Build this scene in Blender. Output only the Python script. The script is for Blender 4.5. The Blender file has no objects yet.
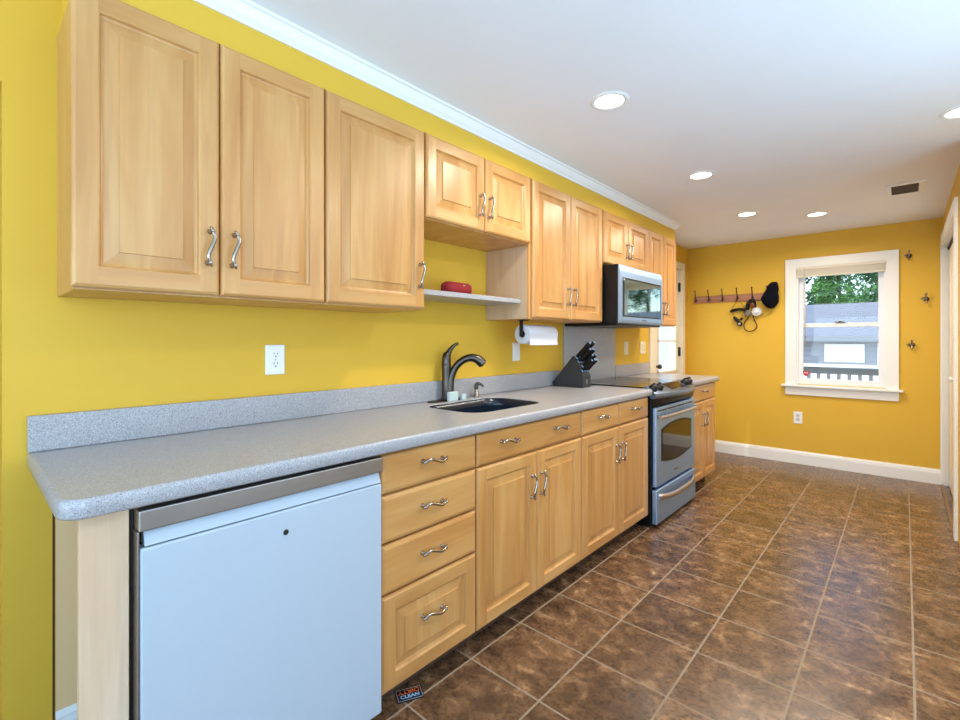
import bpy, bmesh, math, random
from mathutils import Vector, Matrix
random.seed(7)
R = math.radians
PI = math.pi
scene = bpy.context.scene
C = scene.collection

# ------------------------------------------------------------------ camera
FPX, YAW, HOR, CX, CH = 469.6, R(42.117), 340.25, 1.8585, 1.2368
cam_d = bpy.data.cameras.new('camera')
cam = bpy.data.objects.new('camera', cam_d)
C.objects.link(cam)
cam.location = (CX, 0, CH)
cam.rotation_euler = (R(90), 0, YAW)
cam_d.sensor_width = 36
cam_d.lens = FPX / 960 * 36
cam_d.shift_y = -(360 - HOR) / 960
cam_d.clip_start = 0.02
scene.camera = cam

# ------------------------------------------------------------------ world, sun, added uplights, exposure
scene.view_settings.view_transform = 'Standard'
scene.view_settings.look = 'None'
scene.view_settings.exposure = 0.0
scene.view_settings.gamma = 1
world = bpy.data.worlds.new('sky')
scene.world = world
world.use_nodes = True
wn = world.node_tree
sky = wn.nodes.new('ShaderNodeTexSky')
sky.sky_type = 'NISHITA'
sky.sun_disc = False
sky.sun_elevation = R(52)
sky.sun_rotation = R(215)
wn.nodes['Background'].inputs['Strength'].default_value = 0.50
wn.links.new(sky.outputs['Color'], wn.nodes['Background'].inputs['Color'])

def add_light(name, kind, loc, rot, energy, color, sx=1.0, sy=None, parent=None):
    d = bpy.data.lights.new(name, kind)
    d.energy = energy
    d.color = color
    if kind == 'AREA':
        d.shape = 'RECTANGLE' if sy else 'DISK'
        d.size = sx
        if sy:
            d.size_y = sy
    if kind == 'SUN':
        d.angle = R(1.0)
    o = bpy.data.objects.new(name, d)
    C.objects.link(o)
    o.location = loc
    o.rotation_euler = rot
    if parent:
        o.parent = parent
    return o

sun = add_light('sun', 'SUN', (-6, -4, 12), (0, 0, 0), 3.4, (1, .96, .9))
sun.rotation_euler = Vector((.45, .55, -1.0)).to_track_quat('-Z', 'Y').to_euler()
# uplights in daylight colour, added at the far right wall and tilted to brighten the ceiling (out of frame, beside the camera)
DAY = (0.49, 0.75, 1.0)
add_light('added_uplight_right', 'AREA', (3.66, 1.45, 1.25), (0, R(138), 0), 50, DAY, 1.9, 2.3).data.spread = R(105)
add_light('added_uplight_right_back', 'AREA', (3.66, -1.5, 1.25), (0, R(122), 0), 74, DAY, 1.9, 1.7).data.spread = R(150)
# uplight added at an invented opening behind the camera, tilted to brighten the near ceiling
add_light('added_uplight_rear', 'AREA', (1.5, -2.56, 1.2), (R(138), 0, 0), 78, DAY, 2.6, 1.8).data.spread = R(130)
LAMP_W = 11.5
LAMP_C = (1.0, .90, .75)

# ------------------------------------------------------------------ materials
def new_mat(name):
    m = bpy.data.materials.new(name)
    m.use_nodes = True
    nt = m.node_tree
    return m, nt, nt.nodes['Principled BSDF']

def srgb(r, g, b):
    f = lambda c: (c / 255 / 12.92) if c / 255 <= .04045 else ((c / 255 + .055) / 1.055) ** 2.4
    return (f(r), f(g), f(b), 1)

def plain(name, rgb, rough=.5, metal=0.0, spec=.5, emit=None, estr=0.0):
    m, nt, b = new_mat(name)
    b.inputs['Base Color'].default_value = srgb(*rgb)
    b.inputs['Roughness'].default_value = rough
    b.inputs['Metallic'].default_value = metal
    b.inputs['Specular IOR Level'].default_value = spec
    if emit:
        b.inputs['Emission Color'].default_value = srgb(*emit)
        b.inputs['Emission Strength'].default_value = estr
    # faint procedural wear in the gloss
    tc = nt.nodes.new('ShaderNodeTexCoord')
    n = nt.nodes.new('ShaderNodeTexNoise')
    n.inputs['Scale'].default_value = 18
    mr = nt.nodes.new('ShaderNodeMapRange')
    mr.inputs['To Min'].default_value = max(0, rough - .04)
    mr.inputs['To Max'].default_value = min(1, rough + .04)
    nt.links.new(tc.outputs['Object'], n.inputs['Vector'])
    nt.links.new(n.outputs['Fac'], mr.inputs['Value'])
    nt.links.new(mr.outputs['Result'], b.inputs['Roughness'])
    return m

def ramp(nt, stops):
    r = nt.nodes.new('ShaderNodeValToRGB')
    e = r.color_ramp.elements
    while len(e) < len(stops):
        e.new(.5)
    for i, (p, c) in enumerate(stops):
        e[i].position = p
        e[i].color = srgb(*c)
    return r

def wood_mat(name, axis, tones, rough=.36):
    m, nt, b = new_mat(name)
    L = nt.links.new
    tc = nt.nodes.new('ShaderNodeTexCoord')
    oi = nt.nodes.new('ShaderNodeObjectInfo')
    mu = nt.nodes.new('ShaderNodeMath'); mu.operation = 'MULTIPLY'; mu.inputs[1].default_value = 37.0
    L(oi.outputs['Random'], mu.inputs[0])
    ad = nt.nodes.new('ShaderNodeVectorMath'); ad.operation = 'ADD'
    L(tc.outputs['Object'], ad.inputs[0]); L(mu.outputs[0], ad.inputs[1])
    mp = nt.nodes.new('ShaderNodeMapping')
    s = [9, 9, 9]; s['XYZ'.index(axis)] = 1.1
    mp.inputs['Scale'].default_value = s
    L(ad.outputs[0], mp.inputs['Vector'])
    n1 = nt.nodes.new('ShaderNodeTexNoise')
    n1.inputs['Scale'].default_value = 1.2; n1.inputs['Detail'].default_value = 5
    n1.inputs['Distortion'].default_value = .9
    L(mp.outputs[0], n1.inputs['Vector'])
    r1 = ramp(nt, [(.28, tones[0]), (.5, tones[1]), (.72, tones[2])])
    L(n1.outputs['Fac'], r1.inputs[0])
    mp2 = nt.nodes.new('ShaderNodeMapping')
    s = [95, 95, 95]; s['XYZ'.index(axis)] = 4.0
    mp2.inputs['Scale'].default_value = s
    L(ad.outputs[0], mp2.inputs['Vector'])
    n2 = nt.nodes.new('ShaderNodeTexNoise')
    n2.inputs['Scale'].default_value = 1.0; n2.inputs['Detail'].default_value = 4; n2.inputs['Distortion'].default_value = .4
    L(mp2.outputs[0], n2.inputs['Vector'])
    mr = nt.nodes.new('ShaderNodeMapRange')
    mr.inputs['From Min'].default_value = .3; mr.inputs['From Max'].default_value = .7
    mr.inputs['To Min'].default_value = .945; mr.inputs['To Max'].default_value = 1.035
    L(n2.outputs['Fac'], mr.inputs['Value'])
    # board-to-board tone
    mr2 = nt.nodes.new('ShaderNodeMapRange')
    mr2.inputs['To Min'].default_value = .94; mr2.inputs['To Max'].default_value = 1.05
    L(oi.outputs['Random'], mr2.inputs['Value'])
    m3 = nt.nodes.new('ShaderNodeMath'); m3.operation = 'MULTIPLY'
    L(mr.outputs[0], m3.inputs[0]); L(mr2.outputs[0], m3.inputs[1])
    vm = nt.nodes.new('ShaderNodeVectorMath'); vm.operation = 'SCALE'
    L(r1.outputs['Color'], vm.inputs[0]); L(m3.outputs[0], vm.inputs['Scale'])
    L(vm.outputs[0], b.inputs['Base Color'])
    b.inputs['Roughness'].default_value = rough
    b.inputs['Coat Weight'].default_value = .35
    b.inputs['Coat Roughness'].default_value = .32
    bp = nt.nodes.new('ShaderNodeBump'); bp.inputs['Strength'].default_value = .04; bp.inputs['Distance'].default_value = .002
    L(n2.outputs['Fac'], bp.inputs['Height']); L(bp.outputs[0], b.inputs['Normal'])
    return m

MAPLE = [(190, 131, 70), (204, 148, 84), (215, 166, 104)]
W_V = wood_mat('maple_vertical_grain', 'Z', MAPLE)
W_H = wood_mat('maple_horizontal_grain', 'Y', MAPLE)
W_PALE = wood_mat('maple_raw_pale', 'Z', [(214, 180, 146), (226, 196, 166), (234, 208, 182)], .55)
W_SIDE = wood_mat('beige_side_laminate', 'Z', [(196, 160, 126), (206, 172, 138), (212, 180, 148)], .5)
W_RACK = wood_mat('rack_brown_wood', 'X', [(150, 92, 62), (168, 110, 78), (182, 124, 90)], .5)

def speckle_mat(name, cols, rough, scale=420):
    m, nt, b = new_mat(name)
    L = nt.links.new
    tc = nt.nodes.new('ShaderNodeTexCoord')
    v = nt.nodes.new('ShaderNodeTexVoronoi'); v.inputs['Scale'].default_value = scale
    L(tc.outputs['Object'], v.inputs['Vector'])
    sx = nt.nodes.new('ShaderNodeSeparateColor'); L(v.outputs['Color'], sx.inputs[0])
    r = ramp(nt, cols); r.color_ramp.interpolation = 'CONSTANT'
    L(sx.outputs[0], r.inputs[0])
    L(r.outputs[0], b.inputs['Base Color'])
    b.inputs['Roughness'].default_value = rough
    return m
COUNTER = speckle_mat('grey_speckled_solid_surface',
    [(0, (124, 125, 132)), (.08, (154, 153, 158)), (.34, (170, 168, 171)), (.72, (180, 178, 180)), (.94, (200, 198, 199))], .28, 520)

def wall_mat(name, rgb, bump=.05, rough=.55, spec=.3):
    m, nt, b = new_mat(name)
    L = nt.links.new
    tc = nt.nodes.new('ShaderNodeTexCoord')
    n = nt.nodes.new('ShaderNodeTexNoise'); n.inputs['Scale'].default_value = 2.2; n.inputs['Detail'].default_value = 4
    L(tc.outputs['Object'], n.inputs['Vector'])
    hs = nt.nodes.new('ShaderNodeHueSaturation')
    hs.inputs['Color'].default_value = srgb(*rgb)
    mr = nt.nodes.new('ShaderNodeMapRange'); mr.inputs['To Min'].default_value = .96; mr.inputs['To Max'].default_value = 1.04
    L(n.outputs['Fac'], mr.inputs['Value']); L(mr.outputs[0], hs.inputs['Value'])
    L(hs.outputs[0], b.inputs['Base Color'])
    n2 = nt.nodes.new('ShaderNodeTexNoise'); n2.inputs['Scale'].default_value = 260; n2.inputs['Detail'].default_value = 2
    L(tc.outputs['Object'], n2.inputs['Vector'])
    bp = nt.nodes.new('ShaderNodeBump'); bp.inputs['Strength'].default_value = bump; bp.inputs['Distance'].default_value = .002
    L(n2.outputs['Fac'], bp.inputs['Height']); L(bp.outputs[0], b.inputs['Normal'])
    b.inputs['Roughness'].default_value = rough
    b.inputs['Specular IOR Level'].default_value = spec
    return m
YELLOW = wall_mat('yellow_wall_paint', (221, 177, 60))
BARE = wall_mat('bare_tan_wall', (240, 200, 146))
DINING = wall_mat('pale_blue_grey_paint', (206, 216, 226))
CEIL = wall_mat('white_ceiling_paint', (238, 238, 240), .03, .7)
TRIM = plain('white_trim_paint', (238, 237, 234), .32)
CREAM = plain('cream_door_paint', (236, 226, 204), .35)

def floor_mat():
    m, nt, b = new_mat('brown_slate_look_tile')
    L = nt.links.new
    N = nt.nodes.new
    def math_(op, a, b_=None):
        x = N('ShaderNodeMath'); x.operation = op
        for i, v in enumerate((a, b_)):
            if v is None: continue
            if isinstance(v, (int, float)): x.inputs[i].default_value = v
            else: L(v, x.inputs[i])
        return x.outputs[0]
    g = N('ShaderNodeNewGeometry')
    sp = N('ShaderNodeSeparateXYZ'); L(g.outputs['Position'], sp.inputs[0])
    TX, TY, OX, OY = .3185, .3140, .6102, .0735
    u = math_('DIVIDE', math_('SUBTRACT', sp.outputs['X'], OX), TX)
    v = math_('DIVIDE', math_('SUBTRACT', sp.outputs['Y'], OY), TY)
    fu, fv = math_('FLOOR', u), math_('FLOOR', v)
    du = math_('SUBTRACT', .5, math_('ABSOLUTE', math_('SUBTRACT', math_('SUBTRACT', u, fu), .5)))
    dv = math_('SUBTRACT', .5, math_('ABSOLUTE', math_('SUBTRACT', math_('SUBTRACT', v, fv), .5)))
    d = math_('MULTIPLY', math_('MINIMUM', du, dv), .316)          # metres to nearest joint
    grout = N('ShaderNodeMapRange'); grout.inputs['From Min'].default_value = .0028; grout.inputs['From Max'].default_value = .0042
    L(d, grout.inputs['Value'])                                     # 0 in joint, 1 on tile
    cell = N('ShaderNodeCombineXYZ'); L(fu, cell.inputs[0]); L(fv, cell.inputs[1])
    wn_ = N('ShaderNodeTexWhiteNoise'); wn_.noise_dimensions = '3D'; L(cell.outputs[0], wn_.inputs['Vector'])
    off = N('ShaderNodeVectorMath'); off.operation = 'SCALE'; off.inputs['Scale'].default_value = 9.0
    L(wn_.outputs['Color'], off.inputs[0])
    pos = N('ShaderNodeVectorMath'); pos.operation = 'ADD'
    L(g.outputs['Position'], pos.inputs[0]); L(off.outputs[0], pos.inputs[1])
    mp = N('ShaderNodeMapping'); mp.inputs['Scale'].default_value = (5.5, 6.0, 1); mp.inputs['Rotation'].default_value = (0, 0, R(8))
    L(pos.outputs[0], mp.inputs['Vector'])
    n1 = N('ShaderNodeTexNoise'); n1.inputs['Scale'].default_value = 2.5; n1.inputs['Detail'].default_value = 11
    n1.inputs['Roughness'].default_value = .63; n1.inputs['Distortion'].default_value = .45
    L(mp.outputs[0], n1.inputs['Vector'])
    r1 = ramp(nt, [(.28, (60, 43, 31)), (.45, (94, 68, 48)), (.55, (116, 85, 59)), (.64, (146, 112, 80)), (.74, (188, 156, 120))])
    L(n1.outputs['Fac'], r1.inputs[0])
    n2 = N('ShaderNodeTexNoise'); n2.inputs['Scale'].default_value = 60; n2.inputs['Detail'].default_value = 6
    L(g.outputs['Position'], n2.inputs['Vector'])
    mr = N('ShaderNodeMapRange'); mr.inputs['From Min'].default_value = .3; mr.inputs['From Max'].default_value = .7
    mr.inputs['To Min'].default_value = .76; mr.inputs['To Max'].default_value = 1.20
    L(n2.outputs['Fac'], mr.inputs['Value'])
    mrt = N('ShaderNodeMapRange'); mrt.inputs['To Min'].default_value = .82; mrt.inputs['To Max'].default_value = 1.14
    L(wn_.outputs['Value'], mrt.inputs['Value'])
    sc = N('ShaderNodeVectorMath'); sc.operation = 'SCALE'
    L(r1.outputs[0], sc.inputs[0]); L(math_('MULTIPLY', mr.outputs[0], mrt.outputs[0]), sc.inputs['Scale'])
    mix = N('ShaderNodeMix'); mix.data_type = 'RGBA'
    mix.inputs['A'].default_value = srgb(150, 130, 108)
    L(grout.outputs[0], mix.inputs['Factor']); L(sc.outputs[0], mix.inputs['B'])
    L(mix.outputs['Result'], b.inputs['Base Color'])
    rr = N('ShaderNodeMapRange'); rr.inputs['To Min'].default_value = .20; rr.inputs['To Max'].default_value = .36
    L(n2.outputs['Fac'], rr.inputs['Value'])
    rg = N('ShaderNodeMix'); rg.data_type = 'FLOAT'; rg.inputs['A'].default_value = .8
    L(grout.outputs[0], rg.inputs['Factor']); L(rr.outputs[0], rg.inputs['B'])
    L(rg.outputs['Result'], b.inputs['Roughness'])
    edge = N('ShaderNodeMapRange'); edge.inputs['From Min'].default_value = .002; edge.inputs['From Max'].default_value = .009
    L(d, edge.inputs['Value'])
    hgt = math_('ADD', math_('MULTIPLY', edge.outputs[0], .5), math_('MULTIPLY', n1.outputs['Fac'], .18))
    hgt = math_('ADD', hgt, math_('MULTIPLY', n2.outputs['Fac'], .15))
    bp = N('ShaderNodeBump'); bp.inputs['Strength'].default_value = .22; bp.inputs['Distance'].default_value = .003
    L(hgt, bp.inputs['Height']); L(bp.outputs[0], b.inputs['Normal'])
    return m
FLOOR = floor_mat()

NICKEL = plain('brushed_nickel', (168, 160, 150), .26, 1)
PEWTER = plain('dark_pewter', (86, 80, 74), .32, 1)
CHROME = plain('chrome', (225, 225, 228), .12, 1)
STEEL = plain('stainless_steel', (168, 200, 240), .47, 1)
STEEL_D = plain('dark_steel_trim', (120, 122, 126), .34, 1)
BLACK = plain('black_plastic', (13, 13, 15), .35, spec=.3)
BLACK_M = plain('black_matte', (20, 20, 22), .6)
BLOCK = plain('charcoal_block', (44, 45, 48), .5)
FRIDGE = plain('white_enamel', (182, 194, 206), .22)
WHITE = plain('white_plastic', (238, 238, 238), .3)
IVORY = plain('ivory_plastic', (232, 220, 190), .35)
DARKSLOT = plain('dark_slot', (30, 28, 27), .6)
PAPER = plain('paper_towel_white', (210, 211, 217), .9, spec=.1)
CARD = plain('cardboard_core', (96, 74, 58), .9)
RED = plain('red_fabric', (132, 8, 22), .75)
SPONGE = plain('pale_aqua_sponge', (200, 216, 214), .95, spec=.1)
SINKM = plain('navy_composite', (24, 34, 48), .22)
GLASSTOP = plain('black_ceramic_glass', (16, 14, 12), .10, spec=.22)
OVENGLASS = plain('dark_mirror_glass', (72, 66, 62), .06, .85)
MWGLASS = plain('dark_mirror_glass_door', (146, 160, 154), .03, 1)
NAVYCAP = plain('black_navy_cloth', (14, 16, 26), .9, spec=.1)
CORD = plain('orange_brown_cord', (150, 72, 30), .6)
LGREY = plain('light_grey_plastic', (206, 202, 198), .4)
DARKRED = plain('dark_red_plastic', (120, 34, 26), .45)
VINYL = plain('white_vinyl_sash', (236, 236, 238), .35)
BLIND = plain('ivory_blind_slats', (222, 214, 196), .5)
STICKER = plain('red_sticker', (186, 30, 48), .5)
MAG_O = plain('orange_print', (236, 110, 52), .5)
MAG_B = plain('pale_blue_print', (170, 206, 226), .5)
MAG_D = plain('navy_print', (16, 26, 66), .4)
LENS = plain('lamp_lens', (255, 250, 240), .5, emit=(255, 244, 226), estr=9)
SHINGLE = None

def glass_mat():
    m, nt, b = new_mat('window_glass')
    L = nt.links.new
    tr = nt.nodes.new('ShaderNodeBsdfTransparent'); tr.inputs[0].default_value = (.97, .985, .99, 1)
    gl = nt.nodes.new('ShaderNodeBsdfGlossy'); gl.inputs['Roughness'].default_value = .01
    fr = nt.nodes.new('ShaderNodeFresnel'); fr.inputs[0].default_value = 1.45
    mx = nt.nodes.new('ShaderNodeMixShader')
    ge = nt.nodes.new('ShaderNodeNewGeometry')
    inv = nt.nodes.new('ShaderNodeMath'); inv.operation = 'SUBTRACT'; inv.inputs[0].default_value = 1; L(ge.outputs['Backfacing'], inv.inputs[1])
    mul = nt.nodes.new('ShaderNodeMath'); mul.operation = 'MULTIPLY'; L(fr.outputs[0], mul.inputs[0]); L(inv.outputs[0], mul.inputs[1])
    L(mul.outputs[0], mx.inputs[0]); L(tr.outputs[0], mx.inputs[1]); L(gl.outputs[0], mx.inputs[2])
    L(mx.outputs[0], nt.nodes['Material Output'].inputs['Surface'])
    return m
GLASS = glass_mat()

def sheer_mat():
    m, nt, b = new_mat('white_sheer_cloth')
    L = nt.links.new
    tr = nt.nodes.new('ShaderNodeBsdfTranslucent'); tr.inputs[0].default_value = (.88, .93, .95, 1)
    tp = nt.nodes.new('ShaderNodeBsdfTransparent')
    mx = nt.nodes.new('ShaderNodeMixShader'); mx.inputs[0].default_value = .10
    L(tr.outputs[0], mx.inputs[1]); L(tp.outputs[0], mx.inputs[2])
    L(mx.outputs[0], nt.nodes['Material Output'].inputs['Surface'])
    return m
SHEER = sheer_mat()

def stripe_mat(name, axis, pitch, ca, cb, rough=.8, vary=.25):
    m, nt, b = new_mat(name)
    L = nt.links.new
    tc = nt.nodes.new('ShaderNodeTexCoord')
    sp = nt.nodes.new('ShaderNodeSeparateXYZ'); L(tc.outputs['Object'], sp.inputs[0])
    mo = nt.nodes.new('ShaderNodeMath'); mo.operation = 'PINGPONG'; mo.inputs[1].default_value = pitch / 2
    L(sp.outputs[axis], mo.inputs[0])
    mr = nt.nodes.new('ShaderNodeMapRange'); mr.inputs['From Max'].default_value = pitch / 8
    L(mo.outputs[0], mr.inputs['Value'])
    n = nt.nodes.new('ShaderNodeTexNoise'); n.inputs['Scale'].default_value = 3.5; n.inputs['Detail'].default_value = 6
    L(tc.outputs['Object'], n.inputs['Vector'])
    mx = nt.nodes.new('ShaderNodeMix'); mx.data_type = 'RGBA'
    mx.inputs['A'].default_value = srgb(*ca); mx.inputs['B'].default_value = srgb(*cb)
    L(mr.outputs[0], mx.inputs['Factor'])
    m2 = nt.nodes.new('ShaderNodeMapRange'); m2.inputs['To Min'].default_value = 1 - vary; m2.inputs['To Max'].default_value = 1 + vary
    L(n.outputs['Fac'], m2.inputs['Value'])
    sc = nt.nodes.new('ShaderNodeVectorMath'); sc.operation = 'SCALE'
    L(mx.outputs['Result'], sc.inputs[0]); L(m2.outputs[0], sc.inputs['Scale'])
    L(sc.outputs[0], b.inputs['Base Color'])
    b.inputs['Roughness'].default_value = rough
    return m
SHINGLE = stripe_mat('grey_roof_shingle', 'Y', .20, (92, 96, 106), (116, 122, 132))
SIDING = stripe_mat('pale_grey_siding', 'Z', .16, (118, 122, 130), (140, 144, 150), vary=.08)
DECKW = stripe_mat('pale_deck_boards', 'X', .14, (150, 150, 150), (214, 214, 212), vary=.08)
RAILP = plain('grey_rail_paint', (116, 122, 128), .7)
GROUND = wall_mat('pale_gravel', (206, 204, 198), .1, .9)
LEAF = [plain('leaf_bright_green', (84, 138, 54), .7), plain('leaf_mid_green', (66, 116, 52), .7), plain('leaf_deep_green', (44, 92, 46), .7)]
BARK = plain('bark', (92, 74, 60), .9)

# ------------------------------------------------------------------ geometry helpers (world coordinates)
def box(bm, x0, x1, y0, y1, z0, z1, bev=0.0, mi=0, seg=2):
    g = bmesh.ops.create_cube(bm, size=1, matrix=Matrix.Translation(((x0 + x1) / 2, (y0 + y1) / 2, (z0 + z1) / 2)) @
                              Matrix.Diagonal((x1 - x0, y1 - y0, z1 - z0, 1)))
    vs = g['verts']
    fs = {f for v in vs for f in v.link_faces}
    for f in fs: f.material_index = mi
    if bev > 0:
        es = list({e for v in vs for e in v.link_edges})
        r = bmesh.ops.bevel(bm, geom=es, offset=bev, segments=seg, profile=.5, affect='EDGES')
        for f in r['faces']: f.material_index = mi
    return vs

def ring_loft(bm, rings, cap0=True, cap1=True, closed=True, smooth=False, mi=0):
    """rings: list of lists of points (same length)"""
    vr = [[bm.verts.new(p) for p in r] for r in rings]
    n = len(vr[0]); out = []
    for a, b in zip(vr, vr[1:]):
        for i in range(n if closed else n - 1):
            j = (i + 1) % n
            f = bm.faces.new((a[i], a[j], b[j], b[i])); f.smooth = smooth; f.material_index = mi
            out.append(f)
    if cap0:
        f = bm.faces.new(list(reversed(vr[0]))); f.material_index = mi
    if cap1:
        f = bm.faces.new(vr[-1]); f.material_index = mi
    return out

def tube(bm, pts, rad, seg=10, caps=True, mi=0, closed=False):
    pts = [Vector(p) for p in pts]
    n = len(pts)
    rad = [rad] * n if isinstance(rad, (int, float)) else rad
    rings = []
    up = None
    for i, p in enumerate(pts):
        a = pts[i - 1] if (i > 0 or closed) else p
        b = pts[(i + 1) % n] if (i < n - 1 or closed) else p
        t = (b - a).normalized()
        if up is None:
            up = Vector((0, 0, 1)) if abs(t.z) < .9 else Vector((0, 1, 0))
        s = t.cross(up)
        if s.length < 1e-4: s = t.cross(Vector((1, 0, 0)))
        s.normalize(); u = s.cross(t).normalized(); up = u
        rings.append([p + (s * math.cos(2 * PI * k / seg) + u * math.sin(2 * PI * k / seg)) * rad[i] for k in range(seg)])
    if closed: rings.append(rings[0])
    ring_loft(bm, rings, caps and not closed, caps and not closed, smooth=True, mi=mi)

def lathe(bm, c, axis, prof, seg=24, mi=0, caps=True):
    """prof: (radius, distance along axis) ; axis 'x','y','z' or Vector"""
    ax = {'x': Vector((1, 0, 0)), 'y': Vector((0, 1, 0)), 'z': Vector((0, 0, 1))}.get(axis, axis) if isinstance(axis, str) else Vector(axis).normalized()
    s = ax.cross(Vector((0, 0, 1)))
    if s.length < 1e-3: s = Vector((1, 0, 0))
    s.normalize(); u = s.cross(ax).normalized() * -1
    c = Vector(c)
    rings = [[c + ax * d + (s * math.cos(2 * PI * k / seg) + u * math.sin(2 * PI * k / seg)) * max(r, 1e-5) for k in range(seg)] for r, d in prof]
    ring_loft(bm, rings, caps, caps, smooth=True, mi=mi)

def smooth_path(pts, sub=6):
    """Catmull-Rom"""
    P = [Vector(p) for p in pts]; out = []
    for i in range(len(P) - 1):
        p0 = P[max(i - 1, 0)]; p1 = P[i]; p2 = P[i + 1]; p3 = P[min(i + 2, len(P) - 1)]
        for k in range(sub):
            t = k / sub
            out.append(.5 * ((2 * p1) + (-p0 + p2) * t + (2 * p0 - 5 * p1 + 4 * p2 - p3) * t * t + (-p0 + 3 * p1 - 3 * p2 + p3) * t ** 3))
    out.append(P[-1])
    return out

def lerp_list(v, n):
    out = []
    for i in range(n):
        t = i / (n - 1) * (len(v) - 1); k = min(int(t), len(v) - 2)
        out.append(v[k] + (v[k + 1] - v[k]) * (t - k))
    return out

ORG = {}
def empty(name, loc, label, cat, group=None):
    o = bpy.data.objects.new(name, None)
    o.empty_display_size = .05
    C.objects.link(o); o.location = loc
    ORG[o] = Vector(loc)
    o['label'] = label; o['category'] = cat
    if group: o['group'] = group
    return o

def obj(name, bm, mats, parent=None, label=None):
    bmesh.ops.recalc_face_normals(bm, faces=bm.faces)
    xs = [v.co for v in bm.verts]
    lo = Vector((min(v.x for v in xs), min(v.y for v in xs), min(v.z for v in xs)))
    hi = Vector((max(v.x for v in xs), max(v.y for v in xs), max(v.z for v in xs)))
    c = (lo + hi) / 2
    if parent is None: c.z = lo.z
    bmesh.ops.translate(bm, verts=bm.verts, vec=-c)
    me = bpy.data.meshes.new(name)
    bm.to_mesh(me); bm.free()
    for m in (mats if isinstance(mats, (list, tuple)) else [mats]): me.materials.append(m)
    o = bpy.data.objects.new(name, me)
    C.objects.link(o)
    ORG[o] = c.copy()
    if parent is not None:
        o.parent = parent
        o.location = c - ORG[parent]
    else:
        o.location = c
    if label: o['label'] = label
    return o

def tag(o, label, cat, group=None):
    o['label'] = label; o['category'] = cat
    if group: o['group'] = group
    return o

def struct(name, bm, mats, parent=None):
    o = obj(name, bm, mats, parent)
    if parent is None: o['kind'] = 'structure'
    return o

def B(*boxes, bev=0.0):
    bm = bmesh.new()
    for b in boxes: box(bm, *b, bev=bev)
    return bm

# ------------------------------------------------------------------ setting: room
L_, W_, ZC = 5.6374, 2.1035, 2.2889
BX, BY = 3.7, -2.6          # far right wall and rear wall of the wider room around the camera
struct('floor', B((-.02, BX + .1, BY, L_ + .1, -.1, 0)), FLOOR)
struct('ceiling', B((-.1, BX + .1, BY, L_ + .1, ZC, ZC + .1)), CEIL)
# left wall, with an archway at its near end and the outside door near the back corner
D1a, D1b, D1h = 4.655, 5.425, 2.03
struct('wall_left', B((-.14, 0, .077, D1a, 0, ZC), (-.14, 0, D1b, L_, 0, ZC), (-.14, 0, D1a, D1b, D1h, ZC),
                      (-.14, 0, BY, -1.0, 0, ZC), (-.14, 0, -1.0, .077, 1.955, ZC)), YELLOW)
struct('wall_hall', B((-1.3, -1.2, -1.4, .5, 0, ZC), (-1.2, -.14, .4, .5, 0, ZC), (-1.2, -.14, -1.4, -1.3, 0, ZC), (-1.2, -.14, -1.3, .4, ZC, ZC + .1),
                      (-1.2, -.02, -1.3, .4, -.1, 0)), YELLOW)
WX0, WX1, WZ0, WZ1 = 1.05, 1.735, .80, 1.965        # window opening in back wall
struct('wall_back', B((-.14, WX0, L_, L_ + .14, 0, ZC), (WX1, 2.6, L_, L_ + .14, 0, ZC), (WX0, WX1, L_, L_ + .14, 0, WZ0), (WX0, WX1, L_, L_ + .14, WZ1, ZC)), YELLOW)
CY0, CY1, CH_ = 4.20, 5.615, 2.03                    # closet opening
struct('wall_right', B((W_, 2.6, 3.5, CY0, 0, ZC), (W_, 2.6, CY0, L_, CH_, ZC), (2.3, 2.6, CY0, L_, 0, CH_), (W_, 2.3, CY1, L_, 0, CH_), (2.6, BX, 3.5, 3.6, 0, ZC)), YELLOW)
struct('wall_far_right', B((BX, BX + .1, BY, -2.4, 0, ZC), (BX, BX + .1, -.6, .3, 0, ZC), (BX, BX + .1, 2.6, 3.6, 0, ZC),
                           (BX, BX + .1, BY, 3.6, 2.2, ZC), (BX, BX + .1, BY, 3.6, 0, .25)), DINING)
struct('wall_rear', B((-.14, .2, BY - .1, BY, 0, ZC), (2.8, BX, BY - .1, BY, 0, ZC), (.2, 2.8, BY - .1, BY, 0, .2), (.2, 2.8, BY - .1, BY, 2.15, ZC)), DINING)
struct('wall_soffit', B((0, .318, .202, 4.335, 2.136, ZC)), YELLOW)

def crown_bm(pts_xy):
    """simple crown profile swept along a polyline at the ceiling"""
    prof = [(0, -.060), (.006, -.060), (.008, -.050), (.016, -.040), (.024, -.022), (.028, -.012), (.036, -.009), (.036, 0), (0, 0)]
    bm = bmesh.new()
    rings = []
    for (x, y, nx, ny) in pts_xy:
        rings.append([(x + nx * a, y + ny * a, ZC + b) for a, b in prof])
    ring_loft(bm, rings)
    return bm
struct('trim_1', crown_bm([(.318, .202, 1, 0), (.318, 4.335, 1, 1), (.0, 4.335, 0, 1)]), TRIM)

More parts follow.
